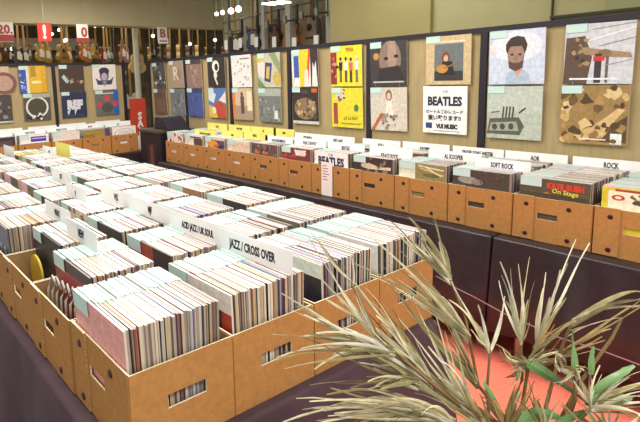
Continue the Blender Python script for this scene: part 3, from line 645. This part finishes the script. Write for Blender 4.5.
LPp = [
 (1.27, 1, '#c4ac90', [('e', .8, .4, .45, .4, '#7c5450'), ('e', .8, .4, .32, .28, '#b49484')], 'tan cover with brown rings at the left edge, upper row'),
 (1.27, 0, '#4c4644', [('n', 51, 10, .4, .2, 1, .8, .08, ['#6c6460', '#383434', '#8c8480']), ('r', 0, .0, 1, .06, '#c8c4bc')], 'dark cover at the left edge, lower row'),
 (1.70, 1, '#d9ae38', [('r', 0, 0, .26, 1, '#3c56a0'), ('r', .26, 0, .36, 1, '#dcd6c8'), ('n', 52, 12, .02, .1, .24, .7, .04, ['#8c9cd0', '#c8d0e8']), ('r', .42, .6, .62, .98, '#a88c3c'), ('r', .45, .35, .8, .45, '#f0dca0'), ('r', .8, 0, 1, 1, '#d4a42c')], 'yellow cover with blue strip at the left partition'),
 (1.72, 0, '#57524c', [('ring', .5, .5, .42, .4, .16, '#dcdad0'), ('e', .5, .5, .33, .3, '#4c4a38'), ('n', 53, 14, .1, .05, .9, .24, .06, ['#e4e2da', '#2c2a28']), ('r', 0, .85, 1, 1, '#a8a89c')], 'black cover with white ring and scrawled lettering'),
 (2.17, 1, '#4a3c38', [('p', [(.1, .55), (.3, .3), (.4, .4), (.2, .65)], '#a8c8c4'), ('n', 54, 12, .3, .3, .95, .85, .07, ['#8c5c48', '#a87860', '#342a28', '#b89880'])], 'dark brown cover with pale blue marks at the left partition'),
 (2.18, 0, '#2f3650', [('t', 'REF', .52, .35, .45, '#d4d8dc', .012, .85), ('p', [(.2, .25), (.35, .35), (.25, .1)], '#d4d8dc'), ('p', [(.5, .3), (.62, .35), (.5, .1)], '#d4d8dc'), ('r', .1, .07, .9, .1, '#4c5470')], 'navy cover with white jagged letters'),
 (2.605, 1, '#e6e2da', [('e', .5, .58, .2, .25, '#6c6884'), ('e', .5, .74, .22, .15, '#3c3a50'), ('e', .5, .52, .12, .16, '#b4acb8'), ('p', [(.12, .5), (.25, .38), (.75, .38), (.9, .52), (.8, .2), (.2, .2)], '#4c4a60'), ('p', [(.4, .36), (.6, .36), (.5, .1)], '#8c88a0')], 'white cover with blue grey portrait at the left partition'),
 (2.62, 0, '#6c6c68', [('r', .78, 0, 1, 1, '#2f62b4'), ('e', .2, .42, .12, .12, '#c84c44'), ('e', .85, .45, .12, .12, '#d04c48'), ('e', .5, .68, .14, .14, '#b85850'), ('e', .5, .3, .25, .2, '#54544f'), ('r', .1, .86, .8, .9, '#dcdcd4')], 'grey and blue cover with three red shapes'),
]
for k, (xl, row, base, items, lab) in enumerate(LPp):
    sz = .32
    X = Matrix.Translation((xl+sz/2, 6.43-.014, zrow[row]+.005)) @ Matrix.Rotation(random.uniform(-.01, .01), 4, 'Y') @ Matrix.Rotation(.03, 4, 'X')
    cover_record(X, base, items, lab, 'record', 'records hung on the oak partitions', e=4, sz=sz, name='display_record', clips=True)

# ------------------------------------------------------------------ corner: black cabinet, monitor, red banner
cb = empty('black_cabinet', (2.93, 5.19, 0), RZ, label='black cabinet with an orange picture on its side, in the corner between rows', cat='cabinet')
mb = MB(); mb.box((-.24, -.2, 0), (.24, .2, 1.0), black_m); mb.build('cabinet_body', cb)
mb = MB(); mb.box((-.26, -.22, 1.0), (.26, .22, 1.025), M('cabinet_top', '#4a453c', .35)); mb.build('cabinet_top', cb)
mb = MB(); art(mb, [('r', .25, .0, .75, 1, '#3a3236'), ('p', [(.4, .45), (.62, .45), (.58, .95), (.46, .95)], '#74422f'), ('e', .52, .25, .12, .17, '#7c7868')], .36, .42); o = mb.build('side_picture', cb); o.location = (.02, -.2005, .45)  # the orange wedge is a reflection put into the cabinet side's colour
sp = empty('sloped_monitor', (2.95, 5.12, 1.026), RZ, label='black sloped console standing on the corner cabinet', cat='console')
mb = MB(); k0 = len(mb.v)
mb.prism([(-.13, 0), (.2, 0), (.12, .09), (.05, .13), (-.1, .13)], -.13, .13, black_m); mb.build('console_body', sp)
mb = MB(); mb.box((-.1, -.1, .13), (.03, .1, .14), M('console_key_panel', '#6a665c', .4)); mb.build('key_panel', sp)
bn = empty('sale_banner', (3.19, 6.36, 0), 0, label='red banner with white lettering standing in the corner gap', cat='banner')
mb = MB(); mb.box((-.12, 0, .62), (.115, .004, 1.335), M('banner_red', '#c4432e', .6)); mb.build('banner_sheet', bn)
mb = MB(); mb.cyl((0, .012, 0), (0, .012, 1.34), .008, steel_m, 8); mb.cyl((0, .01, 0), (0, .01, .02), .11, steel_m, 16); mb.build('stand_pole', bn)
mb = MB(); mb.box((-.12, -.002, .62), (.115, 0, .84), white_m); 
for q, ch in enumerate('SALE'): add_text(mb, ch, .02, .93-.0+ .0 - 0*.1+ .0 if False else (1.06-q*.1), .13, white_m, -.003, .006, .9)
mb.build('banner_lettering', bn)

# ------------------------------------------------------------------ guitar shop beyond
def guitar_meshes(col, kind):
    b = MB(); m = M('guitar_'+col.strip('#'), col, .25, .5, coat=.6)
    if kind == 0:   # double cutaway
        half = [(0, 0), (.11, .015), (.165, .08), (.155, .15), (.115, .20), (.135, .27), (.15, .33), (.12, .36), (.075, .33), (.045, .29)]
    else:           # acoustic
        half = [(0, 0), (.12, .015), (.19, .09), (.185, .16), (.13, .24), (.135, .32), (.12, .38), (.07, .41), (.03, .415)]
    pts = half+[(-x, z) for x, z in reversed(half[1:])]
    b.prism(pts, -.022 if kind == 0 else -.045, .022 if kind == 0 else .045, m)
    n = MB(); nm = M('maple_neck', '#a8824c', .4, .4)
    top = .36 if kind == 0 else .40
    n.prism([(-.028, top-.08), (.028, top-.08), (.021, top+.42), (-.021, top+.42)], -.035 if kind == 0 else -.055, -.018, nm)
    h = MB(); h.prism([(-.022, top+.42), (.022, top+.42), (.04, top+.46), (.035, top+.60), (-.02, top+.62), (-.035, top+.47)], -.036, -.02, nm if kind == 0 else m)
    d = MB()
    if kind == 0:
        d.prism([(-.05, .1), (.10, .08), (.11, .2), (.03, .27), (-.04, .25)], -.026, -.02, M('pickguard', '#e4ded0', .3))
    else:
        d.cyl((0, -.0475, .27), (0, -.044, .27), .05, M('sound_hole', '#1c1612', .6), 20); d.box((-.07, -.052, .12), (.07, -.044, .14), M('sound_hole', '', .6))
    return b.mesh('guitar_body'), n.mesh('neck'), h.mesh('headstock'), d.mesh('pickguard' if kind == 0 else 'sound_hole')
GC = [('#7a2c24', 'deep red', 0), ('#3c8c78', 'teal', 0), ('#b06a2c', 'amber', 0), ('#8c6a2c', 'honey brown', 1), ('#c8a45c', 'natural wood', 1),
      ('#34302c', 'black', 0), ('#5a3a24', 'walnut brown', 1), ('#d8d4c4', 'cream white', 0), ('#a8843c', 'golden', 0), ('#3a4a6c', 'navy', 0)]
GM = [guitar_meshes(c, k) for c, n, k in GC]
def guitar(x, y, z, ci, where, rz=0, roll_=0):
    o = empty('guitar', (x, y, z), rz, label='%s guitar hanging %s' % (GC[ci][1], where), cat='guitar', group='guitars hanging in the shop beyond, %s, %s' % (GC[ci][1], where))
    o.rotation_euler = (0, roll_, rz)
    for me, nm in zip(GM[ci], ('guitar_body', 'neck', 'headstock', 'pickguard' if GC[ci][2] == 0 else 'sound_hole')): link(nm, me, o)
    tp = .98 if GC[ci][2] == 0 else 1.02; mb = MB(); mb.cyl((0, -.028, tp), (0, -.028, max(tp+.02, 3.149-z)), .003, steel_m, 5); mb.build('hanging_wire', o)
# near rank at y = 11
seq = [6, 5, 3, 5, 4, 6, 5, 9, 8, 8, 3, 8, 2, 2, 0, 1, 0, 0]
for k, ci in enumerate(seq):
    guitar(1.6+k*.235, 11.3+.34*(k % 2), 2.02+.03*math.sin(k*1.7), ci, 'in the near rank over the left partition', rz=.62, roll_=.05*math.sin(k*2.3))
for k in range(16):
    guitar(2.0+k*.42, 12.9, 2.16-.08*(k % 2), [5, 6, 4, 5, 8, 3][k % 6], 'in the far rank under the shop lights', rz=.8)
for k in range(9):
    guitar(6.0+k*.27, 11.2, 1.98, [8, 5, 3, 4, 6, 4, 8, 9, 6][k], 'to the right of the white column', rz=.95)
guitar(4.55, 9.9, 1.45, 7, 'in the gap between the two partitions', roll_=.15)
guitar(5.15, 10.2, 1.72, 4, 'above the red banner', roll_=.05)
guitar(4.75, 10.6, .95, 6, 'low in the gap between the two partitions', roll_=.05)
guitar(5.2, 10.7, .95, 7, 'low behind the red banner')
# rack rails they hang from
for y, x0, x1, z in ((11.1, 1.3, 6.3, 3.07), (12.98, 1.6, 8.6, 3.12), (11.25, 5.8, 8.4, 3.0)):
    r = empty('guitar_rack', (x0, y, z), 0, label='steel rail above the %s guitars' % {11.1: 'near left', 12.98: 'far', 11.25: 'right hand'}[y], cat='rail')
    mb = MB(); mb.cyl((0, .06, 0), (x1-x0, .06, 0), .014, steel_m, 8); mb.build('rail_bar', r)
    for q in range(2):
        mb = MB(); mb.cyl((.3+q*(x1-x0-.6), .06, 0), (.3+q*(x1-x0-.6), .06, 3.15-z), .01, steel_m, 8); mb.build('hanger_rod', r)
# pale band on the wall behind the guitars
mb = MB(); mb.box((3.2, 13.9, 2.45), (5.8, 14.19, 2.75), M('pale_shelf', '#b8b4a4', .6)); tag(mb.build('display_shelf'), 'pale wall shelf behind the amber and red guitars', 'shelf')
col_m = M('column_paint', '#cfcdb8', .6)
for (x, y, r, lab) in ((1.62, 9.8, .07, 'slim pale column at the left behind the partition'), (5.0, 9.9, .06, 'slim pale column beside the corner gap')):
    mb = MB(); mb.cyl((x, y, 0), (x, y, 3.15), r, col_m, 20); mb.cyl((x, y, 0), (x, y, .06), r*1.4, col_m, 20); tag(mb.build('column', smooth=False), lab, 'column')
# hanging signs
def sign(px, py, w, h, d, base, drawer, lab):
    p = at(px, py, d)
    o = empty('hanging_sign', p, -yaw*0, label=lab, cat='sign')
    mb = MB(); mb.box((-w/2, 0, -h/2), (w/2, .012, h/2), base); mb.build('sign_board', o)
    mb = MB(); drawer(mb); mb.build('sign_print', o)
    mb = MB(); mb.cyl((0, .006, h/2), (0, .006, max(h/2+.05, 3.149-p.z)), .003, steel_m, 5); mb.build('hanger_wire', o)
red_s = M('sign_red', '#d8402c', .5); wsg = M('sign_cream', '#e2d6c8', .5); drk = M('sign_dark_red', '#9c3c34', .5)
sign(44.5, 32, .225, .30, 8.6, red_s, lambda m: add_text(m, '!', 0, -.1, .30, white_m, -.002, .012), 'red hanging sign with a white exclamation mark')
def zero(m): m.box((-.12, -.002, -.15), (.12, 0, -.08), drk); add_text(m, '0', .03, -.06, .22, drk, -.002, .008)
sign(82.5, 33, .20, .29, 8.8, wsg, zero, 'cream hanging sign with a red 0, right of the exclamation sign')
sign(4, 32, .30, .31, 8.4, wsg, lambda m: (m.box((-.15, -.002, -.15), (.15, 0, -.04), drk), add_text(m, '20.', .02, -.02, .19, drk, -.002, .008)), 'cream hanging sign with red figures at the left edge')
sign(162.5, 33, .19, .20, 9.1, wsg, lambda m: add_text(m, 'B', 0, -.07, .2, drk, -.002, .004), 'cream hanging sign with a red mark above the gap')
sign(163.5, 41, .20, .09, 9.05, white_m, lambda m: m.box((-.07, -.002, -.01), (.07, 0, .01), drk), 'narrow white hanging card under the cream sign')
# lamps inside the guitar shop
lamp_m = M('shop_lamp_glow', '#fff4dc', .5, emit=5)
for x, y, z, lab, ln_ in ((3.1, 12.2, 2.95, 'left', .5), (4.5, 12.4, 2.98, 'middle', .35), (6.9, 12.3, 3.0, 'right', .5), (2.2, 12.0, 2.7, 'leftmost', .3)):
    o = empty('shop_lamp', (x, y, 0), 0, label='glowing strip lamp in the guitar shop, %s one' % lab, cat='lamp')
    mb = MB(); mb.box((-ln_/2, -.03, z-.02), (ln_/2, .03, z+.02), lamp_m); mb.build('lamp_tube', o)
    mb = MB(); mb.box((-ln_/2, -.02, z+.02), (ln_/2, .02, 3.149), steel_m); mb.build('lamp_housing', o)
for px, py, d in ((52, 34, 12), (59, 30, 12), (66, 40, 11.5), (95, 26, 11), (103, 26, 11), (153, 36, 10.5), (12, 49, 11), (64.6, 41, 11.6), (190, 44, 11), (215, 40, 11)):
    p = at(px, py, d); o = empty('spot_bulb', p, 0, label='small round bulb glowing in the dim guitar shop', cat='lamp', group='small bulbs glowing in the guitar shop')
    mb = MB(); bm = bmesh.new(); bmesh.ops.create_icosphere(bm, subdivisions=2, radius=.035); me = bpy.data.meshes.new('bulb'); bm.to_mesh(me); bm.free(); me.materials.append(lamp_m); link('bulb', me, o)
    mb.cyl((0, 0, .04), (0, 0, max(.06, 3.149-p.z)), .006, steel_m, 6); mb.build('bulb_cord', o)
# ceiling spotlights in front of the bulkhead
for px, py, r, q in ((216.5, 14, .03, 'farthest'), (222.5, 12.5, .035, 'third from the camera'), (231, 11, .045, 'second from the camera'), (238.5, 9, .045, 'nearest')):
    p = at(px, py, 8.2-(px-216)*.03)
    o = empty('ceiling_spotlight', p, 0, label='round glowing spotlight above the shop opening, %s of the four' % q, cat='lamp', group='row of four ceiling spotlights')
    bm = bmesh.new(); bmesh.ops.create_icosphere(bm, subdivisions=3, radius=r); me = bpy.data.meshes.new('bulb'); bm.to_mesh(me); bm.free(); me.materials.append(lamp_m); link('bulb', me, o)
    mb = MB(); mb.cyl((0, 0, r), (0, 0, 3.149-p.z), .005, steel_m, 6); mb.build('stem', o)

# ------------------------------------------------------------------ steel display frame behind the right partition
fr = empty('guitar_display_stand', (4.9, 0, 0), 0, label='steel display frame with rails and arms above the partition', cat='display stand')
dk = M('dark_metal', '#6e6a5c', .4, .5, metal=.5)
for y, r, m in ((6.55, .018, dk), (5.88, .022, dk), (5.72, .03, M('grey_post', '#a3a294', .6)), (5.2, .045, M('grey_post', '#a3a294', .6)), (4.73, .022, dk), (4.5, .035, M('grey_post', '#a3a294', .6))):
    mb = MB(); mb.box((-r, y-r, 0), (r, y+r, 3.0), m); mb.build('post', fr)
for z in (2.42, 2.26):
    mb = MB(); mb.cyl((0, 4.3, z+.06), (0, 6.7, z-.02), .012, dk, 8); mb.build('rail', fr)
for y in (6.2, 5.85, 5.4, 5.05, 4.75, 4.5):
    mb = MB(); z = 2.2+(6.2-y)*.06; mb.cyl((-.02, y, z), (-.25, y-.02, z-.02), .012, dk, 8); mb.cyl((-.25, y-.02, z-.05), (-.25, y-.02, z+.04), .03, dk, 10); mb.cyl((-.02, y, z-.05), (-.02, y, z+.2), .02, M('black_frame', ''), 8); mb.build('arm', fr)
for n_, (px, py) in enumerate([(226, 45), (240, 43), (256, 42), (274, 42), (294, 43), (316, 41)]):
    t = (4.84-0)/1; q = at(px, py, 1)-C0; d = 4.84/q.x; p = C0+q*d
    mb = MB(); mb.box((0, -.04, -.07), (.004, .04, .07), white_m); mb.cyl((.002, 0, .07), (.002, 0, .5), .002, dk, 5)
    o = mb.build('hanging_card'); o.location = p; tag(o, 'white price card hung on the steel display frame, %s from the left' % ['first', 'second', 'third', 'fourth', 'fifth', 'sixth'][n_], 'card', 'white cards on the display frame')
for n_, (y, ci, z) in enumerate([(6.9, 5, 1.92), (6.45, 9, 1.96), (6.0, 6, 1.98), (5.6, 2, 1.95), (5.2, 3, 1.93), (4.85, 5, 1.97), (4.5, 6, 1.92)]):
    guitar(5.3, y, z, ci, 'behind the steel display frame', rz=RZ)
for n_, (px, py) in enumerate([(269, 4), (277, 3), (284, 2)]):
    p = at(px, py, 6.3); mb = MB(); mb.box((-.10, -.015, -.01), (.10, .015, .01), lamp_m); mb.cyl((0, 0, .01), (0, 0, 3.149-p.z), .006, steel_m, 6)
    o = mb.build('strip_lamp'); o.location = p; tag(o, 'short white strip lamp high above the display frame', 'lamp', 'strip lamps above the display frame')

# ------------------------------------------------------------------ dried plant in the foreground
straw = [M('straw_light', '#bdb592', .7, .2, 'noise', scale=40, amt=.3), M('straw_olive', '#857d58', .7, .2, 'noise', scale=40, amt=.3), M('straw_tan', '#8f7a4e', .7, .2, 'noise', scale=40, amt=.3), M('straw_pale', '#c9c5ae', .7, .2, 'noise', scale=40, amt=.2)]
brown_st = M('brown_stem', '#7c6440', .7, .2); green_l = M('green_leaf', '#6c9058', .5, .4, coat=.2)
RG = random.Random(11)
def bez(a, b, c, n=9):
    return [(a*(1-t)**2+b*2*t*(1-t)+c*t*t) for t in [i/n for i in range(n+1)]]
def blade(mb, a, b, c, w, m, n=9, base=.35):
    """folded, tapering leaf blade along a curve, with real thickness"""
    P = bez(a, b, c, n); k = len(mb.v); mi = mb.mi(m); tw = RG.uniform(-1.6, 1.6); L_ = (c-a).length
    ph_, am_ = RG.uniform(0, 6), RG.uniform(.0, .03)*L_
    P = [p+CU*am_*math.sin(ph_+6*i/n)*(i/n)+CR*am_*math.cos(ph_+5*i/n)*(i/n) for i, p in enumerate(P)]
    for i, p in enumerate(P):
        t = i/n; d = (P[min(i+1, n)]-P[max(i-1, 0)]).normalized()
        s = d.cross(CF).normalized(); nn = s.cross(d)
        a_ = tw*t; s2 = s*math.cos(a_)+nn*math.sin(a_); n2 = nn*math.cos(a_)-s*math.sin(a_)
        ww = w*(base+(1-base)*math.sin(PI*min(1, t*1.25)**.8)) if t < .8 else w*(1.08-t)*2.6
        ww = max(ww, w*.3)/2
        for v in (p-s2*ww, p+n2*ww*.45, p+s2*ww, p-n2*ww*.15): mb.v.append(tuple(v))
    for i in range(n):
        for j in range(4):
            j2 = (j+1) % 4; mb.f.append((k+i*4+j, k+i*4+j2, k+(i+1)*4+j2, k+(i+1)*4+j)); mb.m.append(mi)
    mb.f.append((k+3, k+2, k+1, k)); mb.m.append(mi); e = k+n*4; mb.f.append((e, e+1, e+2, e+3)); mb.m.append(mi)
plant = empty('dried_plant', at(530, 470, 1.0)*1.0, 0, label='tall dried straw coloured plant with fanned blades in the right foreground', cat='plant')
PL = plant.location.copy()
def inplant(mb, name): 
    o = mb.build(name, smooth=False); o.parent = plant; o.location = -PL; return o
crown = at(528, 500, 1.0)
def stem(pts, r0=.0045, r1=.0022, m=brown_st):
    mb = MB(); P = []
    for i in range(len(pts)-1):
        a, b = pts[i], pts[i+1]
        P += [a.lerp(b, t/4) for t in range(4)]
    P.append(pts[-1]); mb.tube(P, [r0+(r1-r0)*i/(len(P)-1) for i in range(len(P))], m, 6); inplant(mb, 'stem')
def spray(root, D, tips, w=.008, sag=0, cols=(0, 1, 3), extra=2, spread=10):
    """a fan of blades from a node: root and tips are where they stand in the photo, D their depth"""
    mb = MB(); a = at(root[0], root[1], D)
    for (tx, ty) in tips:
        for q in range(extra*2 if extra > 1 else 1+(RG.random() < .5)):
            jx, jy = (0, 0) if q == 0 else (RG.uniform(-spread, spread)*1.3, RG.uniform(-spread, spread))
            dd = D+RG.uniform(-.07, .07)
            c = at(tx+jx, ty+jy, dd); s_ = 1 if q == 0 else RG.uniform(.4, 1)
            c = a.lerp(c, s_)
            b = a.lerp(c, RG.uniform(.4, .6))+CU*(sag*RG.uniform(.5, 1.3)+RG.uniform(-.012, .012))+CR*RG.uniform(-.012, .012)
            blade(mb, a+Vector((RG.uniform(-.004, .004), 0, RG.uniform(-.01, .01))), b, c, w*RG.uniform(.4, .8 if q else .95), straw[RG.choice(cols) if q == 0 or RG.random() < .6 else RG.choice((1, 0, 2))])
    inplant(mb, 'dried_spray')
D1 = .98
# big spray leaning left over the boxes
spray((432, 385), D1, [(279, 295), (292, 304), (300, 340), (330, 296), (352, 282), (318, 318), (345, 305), (372, 300), (385, 318)], w=.011, sag=.012, extra=3)
spray((395, 352), .95, [(272, 334), (283, 352), (276, 358), (310, 332), (284, 370)], w=.009, sag=.02, cols=(0, 1, 3), extra=2, spread=6)
spray((378, 340), .97, [(308, 236), (340, 262), (302, 262), (322, 250)], w=.006, sag=-.005, extra=1)
spray((352, 285), .97, [(310, 232), (318, 240), (348, 240)], w=.006, extra=1)
spray((470, 415), 1.0, [(380, 325), (398, 318), (412, 335), (430, 345), (388, 345), (405, 362)], w=.010, sag=.01, cols=(1, 0, 3), extra=1, spread=10)
spray((478, 422), .97, [(360, 350), (375, 365), (392, 378), (420, 372), (440, 362), (455, 350)], w=.010, sag=.02, cols=(1, 3, 0), extra=1, spread=10)
spray((490, 432), .93, [(455, 372), (465, 388), (440, 398), (478, 395)], w=.010, sag=.0, cols=(2, 1), extra=1, spread=8)
spray((610, 440), .9, [(560, 405), (575, 395), (600, 398), (625, 400), (645, 408)], w=.010, sag=.01, cols=(1, 0, 2), extra=2, spread=8)
spray((460, 400), 1.0, [(405, 290), (420, 312), (445, 330), (436, 318)], w=.006, sag=.0, cols=(0, 1), extra=1)
# drooping clump at the bottom
spray((455, 425), .92, [(293, 402), (286, 420), (300, 412), (315, 425), (330, 392), (350, 390), (325, 410), (370, 400)], w=.010, sag=.035, cols=(0, 0, 3, 1), extra=3, spread=8)
spray((420, 385), .95, [(350, 388), (365, 378), (380, 390), (310, 385)], w=.013, sag=.02, cols=(1, 1, 0), extra=2)
# upper spray beside the corner box
spray((451, 280), 1.08, [(433, 208), (409, 217), (388, 220), (396, 233), (420, 240)], w=.011, cols=(0, 1, 3), sag=.006, extra=2, spread=5)
spray((470, 340), 1.05, [(372, 236), (352, 262), (380, 262), (400, 250), (410, 275), (395, 290)], w=.009, sag=.022, cols=(1, 0), extra=2, spread=8)
spray((478, 385), 1.03, [(398, 300), (388, 276), (440, 300), (428, 320), (452, 330)], w=.007, sag=.0, extra=2, spread=6, cols=(0, 2, 1))
# middle pale fans
spray((490, 350), 1.0, [(450, 300), (452, 280), (478, 305), (505, 296), (470, 330), (502, 312)], w=.010, cols=(3, 0), extra=1)
spray((521, 345), 1.0, [(501, 262), (503, 275), (498, 281), (511, 268), (519, 263), (530, 257), (528, 300)], w=.009, cols=(3, 0), extra=1)
spray((536, 345), 1.0, [(545, 273), (576, 239), (592, 240), (568, 264), (566, 297), (560, 270)], w=.010, cols=(3, 0), extra=1)
spray((532, 352), .98, [(566, 298), (575, 320), (548, 300)], w=.007, cols=(0, 2), extra=1)
# right hand arching blades
spray((572, 322), .95, [(648, 292), (655, 300), (645, 307), (650, 296)], w=.012, sag=.03, cols=(0, 1, 0), extra=1)
spray((528, 362), .95, [(576, 322), (590, 308)], w=.008, cols=(0, 1), sag=.01, extra=1)
spray((566, 336), .97, [(622, 319), (600, 322)], w=.005, cols=(0,), sag=.022, extra=1)
spray((560, 352), .97, [(632, 305), (640, 300), (606, 340)], w=.009, cols=(2,), extra=1)
spray((590, 410), .9, [(662, 380), (655, 392), (665, 404), (640, 372), (650, 418), (600, 365), (575, 375)], w=.009, cols=(0, 1, 3), sag=.02, extra=2, spread=8)
spray((575, 372), .93, [(555, 362), (560, 385), (580, 398), (590, 368)], w=.009, cols=(1, 0, 3), extra=2, spread=6)
spray((505, 430), .95, [(470, 400), (485, 385), (520, 372), (536, 380), (512, 395), (540, 395), (450, 395)], w=.011, cols=(2, 1, 2), extra=2, spread=8)
spray((545, 440), .93, [(530, 378), (548, 390), (560, 400), (520, 400)], w=.012, cols=(2, 1), extra=2)
# twisted dry bits near the node
spray((528, 368), .98, [(497, 352), (500, 362), (545, 348), (562, 338), (512, 350)], w=.008, cols=(2, 1), extra=1, sag=.008)
spray((520, 366), .97, [(507, 376), (515, 384), (538, 362), (555, 352), (500, 347), (575, 345), (590, 352)], w=.007, cols=(2, 1, 0), extra=2, spread=7, sag=-.01)
spray((556, 352), .96, [(560, 372), (552, 380), (574, 385), (566, 366)], w=.008, cols=(3, 0), extra=1)
# stems
for pts in ([(528, 500, 1.0), (500, 425, 1.0), (450, 395, .98), (432, 385, .98)], [(528, 500, 1.0), (520, 420, 1.0), (528, 368, .98), (536, 345, 1.0)],
            [(528, 500, 1.0), (515, 430, 1.0), (478, 385, 1.03), (466, 320, 1.06), (451, 280, 1.08)], [(528, 500, 1.), (505, 420, 1.0), (522, 380, 1.), (521, 345, 1.0)],
            [(528, 500, 1.0), (490, 430, 1.0), (487, 390, 1.0), (490, 350, 1.0)], [(528, 500, 1.0), (480, 440, .95), (455, 425, .92)],
            [(528, 500, 1.0), (560, 440, .95), (590, 410, .9)], [(540, 470, .98), (560, 420, .97), (582, 380, .96), (612, 338, .95), (622, 318, .95)],
            [(528, 500, 1.), (540, 430, .95), (560, 352, .97), (572, 322, .95)], [(500, 440, 1.), (440, 390, .96), (380, 340, .96), (352, 285, .97)],
            [(500, 440, 1.), (430, 380, .99), (395, 352, .95)], [(528, 500, 1.), (505, 450, .97), (505, 430, .95)], [(528, 500, 1.), (540, 455, .95), (545, 440, .93)], [(560, 440, .95), (575, 400, .93), (575, 372, .93)]):
    stem([at(*p) for p in pts])
# green leaves
for a, b, c, w in (((527, 363, .96), (548, 372, .95), (585, 402, .93), .022), ((576, 372, .95), (572, 350, .95), (574, 330, .95), .018), ((592, 375, .95), (590, 360, .95), (594, 346, .95), .013),
                   ((590, 395, .93), (612, 378, .93), (634, 366, .93), .017), ((585, 402, .92), (610, 400, .92), (632, 398, .92), .022), ((520, 425, .93), (535, 405, .93), (560, 418, .93), .025),
                   ((548, 380, .98), (540, 368, .98), (536, 358, .98), .012), ((495, 400, .95), (485, 388, .95), (484, 380, .95), .012), ((555, 430, .92), (570, 412, .92), (600, 410, .92), .022)):
    mb = MB(); blade(mb, at(*a), at(*b), at(*c), w, green_l, 10, .5); inplant(mb, 'green_leaf')
# planter (below the picture)
pb = Vector((crown.x, crown.y, 0))
pt = empty('planter', pb, 0, label='dark round planter holding the dried plant', cat='planter')
mb = MB(); mb.cyl((0, 0, 0), (0, 0, .35), .11, M('planter_clay', '#4a403c', .6), 28, .14); mb.build('pot', pt)
mb = MB(); mb.cyl((0, 0, .35), (0, 0, .355), .13, M('soil', '#3a2c22', .9), 28); mb.build('soil', pt)
mb = MB()
for q in range(5):
    a = q*1.25; mb.tube([Vector((pb.x+.03*math.cos(a), pb.y+.03*math.sin(a), .355)), Vector((pb.x+.02*math.cos(a), pb.y+.02*math.sin(a), .6)), crown+Vector((0, 0, .01*q))], .005, brown_st, 6)
inplant(mb, 'main_stalks')
# thin pinkish cord running behind the plant
def onx(px, py, X):
    q = at(px, py, 1)-C0; return C0+q*(X/q.x)
mb = MB(); mb.tube([onx(436, 276, 2.57), onx(456, 288, 2.57), onx(476, 298, 2.58), onx(505, 314, 2.58), onx(560, 338, 2.58), onx(600, 350, 2.58), onx(648, 368, 2.58)], .0032, M('pink_cord', '#8f7074', .6), 6)
tag(mb.build('cord'), 'thin pinkish cord strung low in front of the dark cloth', 'cord')

# ------------------------------------------------------------------ light
w = bpy.data.worlds.new('world'); S.world = w; w.use_nodes = True
bg = w.node_tree.nodes['Background']; bg.inputs['Color'].default_value = (1, .98, .96, 1); bg.inputs['Strength'].default_value = .8
def area(x, y, z, sx, sy, p, col=(1, .97, .93), rot=(0, 0, 0)):
    l = bpy.data.lights.new('area', 'AREA'); l.shape = 'RECTANGLE'; l.size = sx; l.size_y = sy; l.energy = p; l.color = col
    o = bpy.data.objects.new('ceiling_light', l); COL.objects.link(o); o.location = (x, y, z); o.rotation_euler = rot
panel_m = M('ceiling_panel_glow', '#fff6e4', .5, emit=3)
for n_, (x, y, p) in enumerate([(.2, -.9, 60), (1.7, -.9, 45), (.4, 2.0, 40), (1.9, 2.4, 35), (.6, 4.6, 35), (2.1, 4.6, 35), (3.9, 3.0, 12), (3.0, 7.6, 45)]):
    mb = MB(); mb.box((-.6, -.3, 0), (.6, .3, .02), panel_m, {'+z': steel_m}); o = mb.build('ceiling_panel'); o.location = (x, y, 3.128)
    tag(o, 'flat rectangular ceiling light panel above the shop floor', 'lamp', 'ceiling light panels')
    area(x, y, 3.11, 1.2, .6, p)
area(4.5, 11.0, 3.1, 7, 2, 85, (1, .9, .74))

S.view_settings.view_transform = 'Standard'; S.view_settings.look = 'None'; S.view_settings.gamma = 1
S.view_settings.use_curve_mapping = False
S.view_settings.exposure = 0.0
print('individual records', n_ind, 'objects', len(COL.objects))
